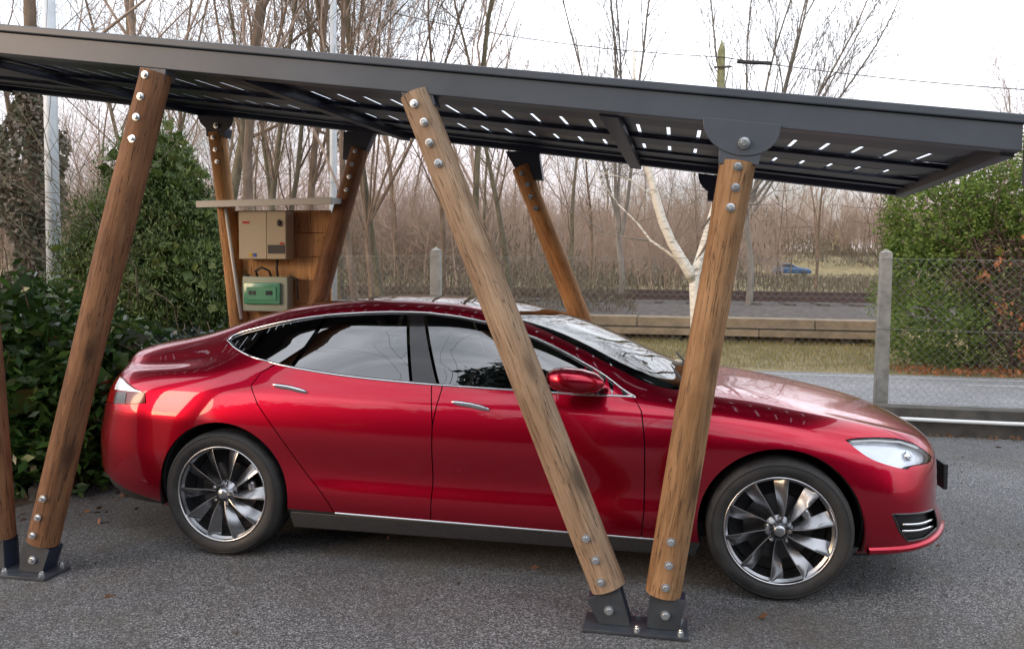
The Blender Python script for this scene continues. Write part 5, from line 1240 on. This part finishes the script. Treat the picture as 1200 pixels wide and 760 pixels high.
def shrub(name, loc, shape, n, size, mt, lbl, cat, seed, droop=.3, aspect=2.4, stems=6, extra=None, shell_=.3, mstem='bark'):
    rs = np.random.default_rng(seed); e = empty(name, loc); tag(e, lbl, cat)
    P = vol_points(rs, n, shape, shell_); P = P[P[:,2] > .02]; V, F = leaves(P, size, rs, droop, aspect)
    tag(meshobj('foliage', V, F, mt, e), kind='stuff')
    out = [[],[],[],[]]
    for _ in range(stems):
        b = shape[rs.integers(len(shape))]; grow(rs, np.array([b[0]*.6+rs.normal(0,.1), b[1]*.5, -.05]), [rs.normal(0,.25), rs.normal(0,.25), 1], b[2]+b[5]*.75, .028, 1, out, 3, nb=(6,6,4,3))
    v, f = tubes_np([(a,b_,max(c,.004),max(d_,.003)) for l in out for a,b_,c,d_ in l], 4); tag(meshobj('stems', v, f, M[mstem], e), kind='stuff')
    return e
# inner dark mass so that no daylight falls through a dense hedge
def core(e, shape, s=.78, mt='soil'):
    mb = MB()
    for b in shape:
        n_ = 14; V = []; F = []
        for i in range(9):
            th = math.pi*i/8
            for k in range(n_):
                ph = 2*math.pi*k/n_; r_ = s*(1+.12*math.sin(3*ph+i)); V.append((b[0]+b[3]*r_*math.sin(th)*math.cos(ph), b[1]+b[4]*r_*math.sin(th)*math.sin(ph), max(.0, b[2]+b[5]*r_*math.cos(th))))
        for i in range(8):
            for k in range(n_): F.append((i*n_+k, i*n_+(k+1) % n_, (i+1)*n_+(k+1) % n_, (i+1)*n_+k))
        mb.add(V, F)
    return mb
def add_inner(e, shape, n, size, mt, seed):
    rs = np.random.default_rng(seed); P = vol_points(rs, n, [(b[0],b[1],b[2],b[3]*.8,b[4]*.8,b[5]*.8) for b in shape], .6); P = P[P[:,2] > 0]
    V, F = leaves(P, size, rs, .1, 1.3); tag(meshobj('inner_foliage', V, F, mt, e), kind='stuff')
shp = [(-.55,.0,.62,.75,.62,.82),(-.05,.35,.55,.62,.70,.72),(-1.3,-.2,.65,.8,.7,.85),(-.35,.9,.50,.6,.7,.66),(-2.2,-.3,.7,.9,.8,.85),(-1.1,.9,.62,.8,.8,.84)]
h = shrub('laurel_hedge', (-4.75,1.0,0), shp, 21000, .105, M['laurel'], 'glossy dark green laurel hedge at the left edge behind the near posts', 'hedge', 41, .35, 2.5, 6)
add_inner(h, shp, 3500, .2, M['laurel'], 141)
shp = [(0,0,.42,.48,.5,.52),(-.35,.55,.45,.55,.5,.58),(.25,.75,.35,.45,.5,.45),(-.2,1.5,.45,.6,.6,.55),(.2,2.3,.42,.6,.6,.52)]
h = shrub('evergreen_shrub', (-4.95,2.3,0), shp, 9000, .075, M['dark_leaf'], 'low blue green shrub behind the tail of the car', 'shrub', 42, .2, 2.2, 5)
add_inner(h, shp, 2500, .14, M['dark_leaf'], 142)
shp = [(0,0,.9,1.15,1.0,1.1),(-.05,.1,1.9,.98,.85,.95),(.1,.0,2.65,.62,.6,.78),(.55,-.1,1.35,.75,.7,1.0),(-.6,.0,1.45,.65,.7,1.0),(.45,.1,2.1,.5,.5,.7)]
h = shrub('drooping_conifer', (-7.05,5.3,0), shp, 80000, .062, M['cypress'], 'tall drooping dark green conifer bush left of the plank board', 'shrub', 43, .9, 4.0, 12, mstem='bark_olive')
add_inner(h, shp, 9000, .16, M['cypress'], 143)
# big clipped thuja at the right with a brown dead side
shp = [(0,0,1.2,1.3,1.2,1.4),(1.5,.1,1.3,1.4,1.2,1.5),(3.1,.2,1.4,1.5,1.3,1.6),(-.35,.1,2.55,1.0,1.0,1.0),(1.2,.2,2.85,1.3,1.1,1.05),(2.7,.3,2.9,1.5,1.2,1.1),(4.2,.3,2.6,1.5,1.3,1.5)]
e = empty('thuja_hedge', (4.30,11.6,0)); tag(e, 'huge yellow green thuja hedge with a brown dead patch at the right edge', 'hedge')
rs = np.random.default_rng(44); P = vol_points(rs, 110000, shp, .28); P = P[P[:,2] > .05]
nz_ = np.sin(P[:,0]*1.9+1)+np.sin(P[:,2]*2.3+P[:,0]*.8)+.6*np.sin(P[:,0]*5.1+P[:,2]*4.2)
dead = (P[:,0] > -.05+.30*np.sin(P[:,2]*2.6)+.15*np.sin(P[:,2]*7)) & (P[:,0] < 3.2) & (P[:,2] < 2.15+.18*np.sin(P[:,0]*5)+.3*np.clip(P[:,0],0,2)) & (P[:,1] < .4)
thin = rs.random(len(P)) < np.where(dead, .50, 1.0)
V, F = leaves(P[~dead], .070, rs, .2, 1.8); tag(meshobj('foliage', V, F, M['thuja'], e), kind='stuff')
V, F = leaves(P[dead & thin], .10, rs, .2, 5.0); tag(meshobj('dead_foliage', V, F, M['thuja_dead'], e), kind='stuff')
Pd = P[dead]; sel = Pd[rs.random(len(Pd)) < .12]; k0 = (np.sin(sel[:,0]*3.7)+np.sin(sel[:,2]*4.1+1) > -.2); V, F = leaves(sel[k0]-[0,.1,0], .07, rs, .2, 1.7); tag(meshobj('green_remnant', V, F, M['thuja'], e), kind='stuff')
cl_ = []
for (a, z) in ((.75,2.2),(.05,1.65),(.35,1.15),(1.05,1.35),(.75,1.0),(.7,.9),(.30,1.9),(1.3,1.25),(.7,.45),(1.25,.35)):
    cl_.append(rs.normal(0,1,(34,3))*[.06,.05,.08]+[a,-1.12,z])
V, F = leaves(np.concatenate(cl_), .075, rs, .6, 1.8); tag(meshobj('orange_foliage', V, F, M['orange_leaf'], e), kind='stuff')
out = [[],[],[],[]]
for k in range(14): grow(rs, np.array([rs.uniform(-.5,4),rs.uniform(-.5,.4),-.05]), [rs.normal(0,.3),rs.normal(0,.15)-.1,1], 2.8, .035, 1, out, 3, nb=(8,7,5,3))
v, f = tubes_np([(a,b_,max(c,.004),max(d_,.0035)) for l in out for a,b_,c,d_ in l], 4); tag(meshobj('stems', v, f, M['thuja_dead'], e), kind='stuff')
add_inner(e, shp, 5000, .14, M['thuja'], 144)
# ivy clad trunk at the left
e = empty('ivy_clad_tree', (-11.5,8.3,0)); tag(e, 'thick trunk wrapped in dry ivy at the left edge behind the hedge', 'tree')
mb = MB(); mb.tube([(0,0,-.2),(.1,0,2),(.15,.05,4),(.1,.1,6.5),(.2,.1,9)], [.15,.14,.12,.09,.05], 10); mb.build('trunk', M['bark'], e, True)
rs = np.random.default_rng(45); n_ = 9000; z = rs.uniform(.2,5.0,n_); q = rs.uniform(0,6.28,n_); r_ = (.30+.16*np.sin(z*2.1+1)+.10*np.sin(z*5+q*2)+.12*rs.random(n_))*np.where(z>4,.8,1.); P = np.stack([r_*np.cos(q)+.1, r_*np.sin(q), z], 1)
V, F = leaves(P, .10, rs, .5, 1.4); tag(meshobj('ivy', V, F, M['ivy'], e), kind='stuff')
out = [[],[],[],[]]
for k in range(10): grow(rs, np.array([.15,.05,rs.uniform(4,8.5)]), [rs.normal(0,.8),rs.normal(0,.5),.8], 3.4, .05, 1, out, 3, nb=(6,6,5,4))
v, f = tubes_np([(a,b_,max(c,.005),max(d_,.004)) for l in out for a,b_,c,d_ in l], 4); meshobj('crown', v, f, M['bark_hazy'], e)
# undergrowth: dry brush along the woods, grass tufts, fallen leaves
def scatter(name, n, fx, size, mt, seed, aspect, up=True, lbl=None, cat=None):
    rs = np.random.default_rng(seed); P = fx(rs, n); V, F = leaves(P, size, rs, -1.2 if up else .0, aspect); return tag(meshobj(name, V, F, mt), lbl, cat, None, 'stuff')
def f_brush(rs, n):
    y = rs.uniform(17.8,27,n); x = rs.uniform(-34,-1.5,n)*((y+4)/22); h = rs.random(n)**1.6*(1.0+.7*np.sin(x*.9)+.4*np.sin(x*2.3+y)); return np.stack([x,y,prof(y)+np.maximum(h,0)*1.3], 1)
scatter('dry_brushwood', 26000, f_brush, .26, M['brush'], 51, 9, True, 'brown dry brushwood filling the foot of the woods', 'brushwood')
def f_brush2(rs, n):
    y = rs.uniform(33.5,88,n); x = rs.uniform(-80,40,n)*((y+4)/90); h = rs.random(n)**1.8*(1.2+.8*np.sin(x*.35)+.4*np.sin(x*.9+y*.3)); h = h*np.where(x > 4, .12, 1.); return np.stack([x,y,prof(y)+np.maximum(h,0)*1.8], 1)
scatter('dry_undergrowth', 36000, f_brush2, .42, M['brush'], 52, 7, True, 'grey brown undergrowth on the bank beyond the railway track', 'undergrowth')
def f_brush3(rs, n):
    y = rs.uniform(103,123,n); x = rs.uniform(-40,70,n); h = rs.random(n)**1.5*(1.2+.9*np.sin(x*.41+1)+.5*np.sin(x*1.1+y*.4)); return np.stack([x,y,prof(y)+np.maximum(h,0)*1.5], 1)
scatter('bank_scrub', 30000, f_brush3, .55, M['brush'], 56, 5, True, 'brown scrub on the slope beyond the far road', 'scrub')
def f_grass(rs, n):
    y = 10.4+5.9*rs.random(n)**.8; x = rs.uniform(-16,13,n); return np.stack([x,y,np.full(n,-.01)], 1)
scatter('verge_grass', 42000, f_grass, .10, M['grassblade'], 53, 7, True, 'dry yellowish grass on the verge beyond the road', 'grass')
def f_lot(rs, n):
    k = n//3; a = np.stack([rs.uniform(1.2,9,k), 4.80-np.abs(rs.normal(0,.05,k)), np.full(k,.004)], 1); b = np.stack([rs.uniform(-5.2,-4.0,k), rs.uniform(-.8,3.6,k), np.full(k,.004)], 1)
    c = np.stack([rs.uniform(-4.5,4,n-2*k), rs.uniform(-1.3,4.6,n-2*k), np.full(n-2*k,.004)], 1)[: (n-2*k)//6]; return np.concatenate([a,b,c])
scatter('fallen_leaves', 900, f_lot, .05, M['deadleaf'], 54, 1.6, False, 'brown fallen leaves on the asphalt by the hedge and the wall', 'leaves')
def f_leaf2(rs, n): return np.stack([rs.uniform(3.2,9.5,n), rs.uniform(10.5,11.6,n), rs.uniform(.01,.06,n)], 1)
scatter('leaf_litter', 1300, f_leaf2, .085, M['orange_leaf'], 55, 1.6, False, 'orange leaf litter below the thuja hedge', 'leaves')
rs = np.random.default_rng(77); k = 2600; P = np.stack([rs.uniform(-5,5.5,k), np.where(rs.random(k) < .3, 4.8-np.abs(rs.normal(0,.12,k)), rs.uniform(-1.6,4.7,k)), np.full(k,.003)], 1); V = []; F = []
for p in P:
    q = len(V); r_ = abs(rs.normal(.0035,.002))+.0015; a = rs.uniform(0,6.28); V += [tuple(p+[r_*math.cos(a+t_), r_*math.sin(a+t_), 0]) for t_ in (0,1.6,3.0,4.6)]+[tuple(p+[r_*.2,0,r_*1.1])]; F += [(q,q+1,q+4),(q+1,q+2,q+4),(q+2,q+3,q+4),(q+3,q,q+4)]
tag(meshobj('loose_grit', V, F, M['ballast']), 'pale loose grit scattered over the asphalt', None, None, 'stuff')
# kerb stones at the planting by the tail of the car
for k in range(5):
    mb = MB(); mb.box((-.22,-.09,-.03),(.22,.09,.09)); o = mb.build('kerb_stone', M['conc_dark'], None, bevel=.02); o.location = (-4.80-.09*k, .95+.46*k, 0); o.rotation_euler = (0,0,R(100+4*k)); tag(o, 'dark mossy kerb stone edging the planting behind the car tail', 'kerb stone', 'kerb stones edging the planting')
# behind the camera: what the car's glass mirrors
mir_g = 'evergreen trees across the yard'
for j in range(9):
    shp = [(0,0,2.0,2.0,1.5,2.4),(.8,.3,3.9,1.6,1.3,1.7),(-.9,0,3.5,1.4,1.3,1.5)]
    hh = shrub('garden_hedge', (-9.5+2.9*j,-12.6-.5*(j % 2),0), shp, 4200, .22, M['dark_leaf'], 'tall dark garden hedge across the yard behind the viewer', 'hedge', 80+j, .2, 2.0, 2); hh['group'] = 'hedges across the yard'
    add_inner(hh, shp, 1500, .5, M['dark_leaf'], 180+j)
def conifer(x, y, H, seed):
    shp = [(0,0,H*f,H*.22*(1.15-f),H*.22*(1.15-f),H*.17) for f in (.18,.34,.5,.66,.82,.94)]
    return shrub('spruce_tree', (x,y,0), shp, 5200, .42, M['dark_leaf'], 'dark evergreen tree across the yard behind the viewer', 'tree', seed, .2, 2.0, 2)
for (x, y, H, sd_) in ((-6.5,-19,8.5,61),(-3.2,-17.5,9.5,62),(.2,-19.5,7.5,63),(8,-24,9,64),(-14,-26,8,65)): conifer(x, y, H, sd_)['group'] = mir_g
shp = [(0,0,8.6,1.9,1.6,1.0),(1.6,.3,8.0,1.3,1.2,.8),(-1.5,-.2,7.8,1.2,1.2,.7),(.3,.4,9.9,1.3,1.3,.8),(2.6,.2,9.2,.9,.9,.5)]
shrub('pine_tree', (-2.9,-10.2,0), shp, 9000, .30, M['dark_leaf'], 'tall dark pine with open crown across the yard behind the viewer', 'tree', 66, .1, 2.4, 3)
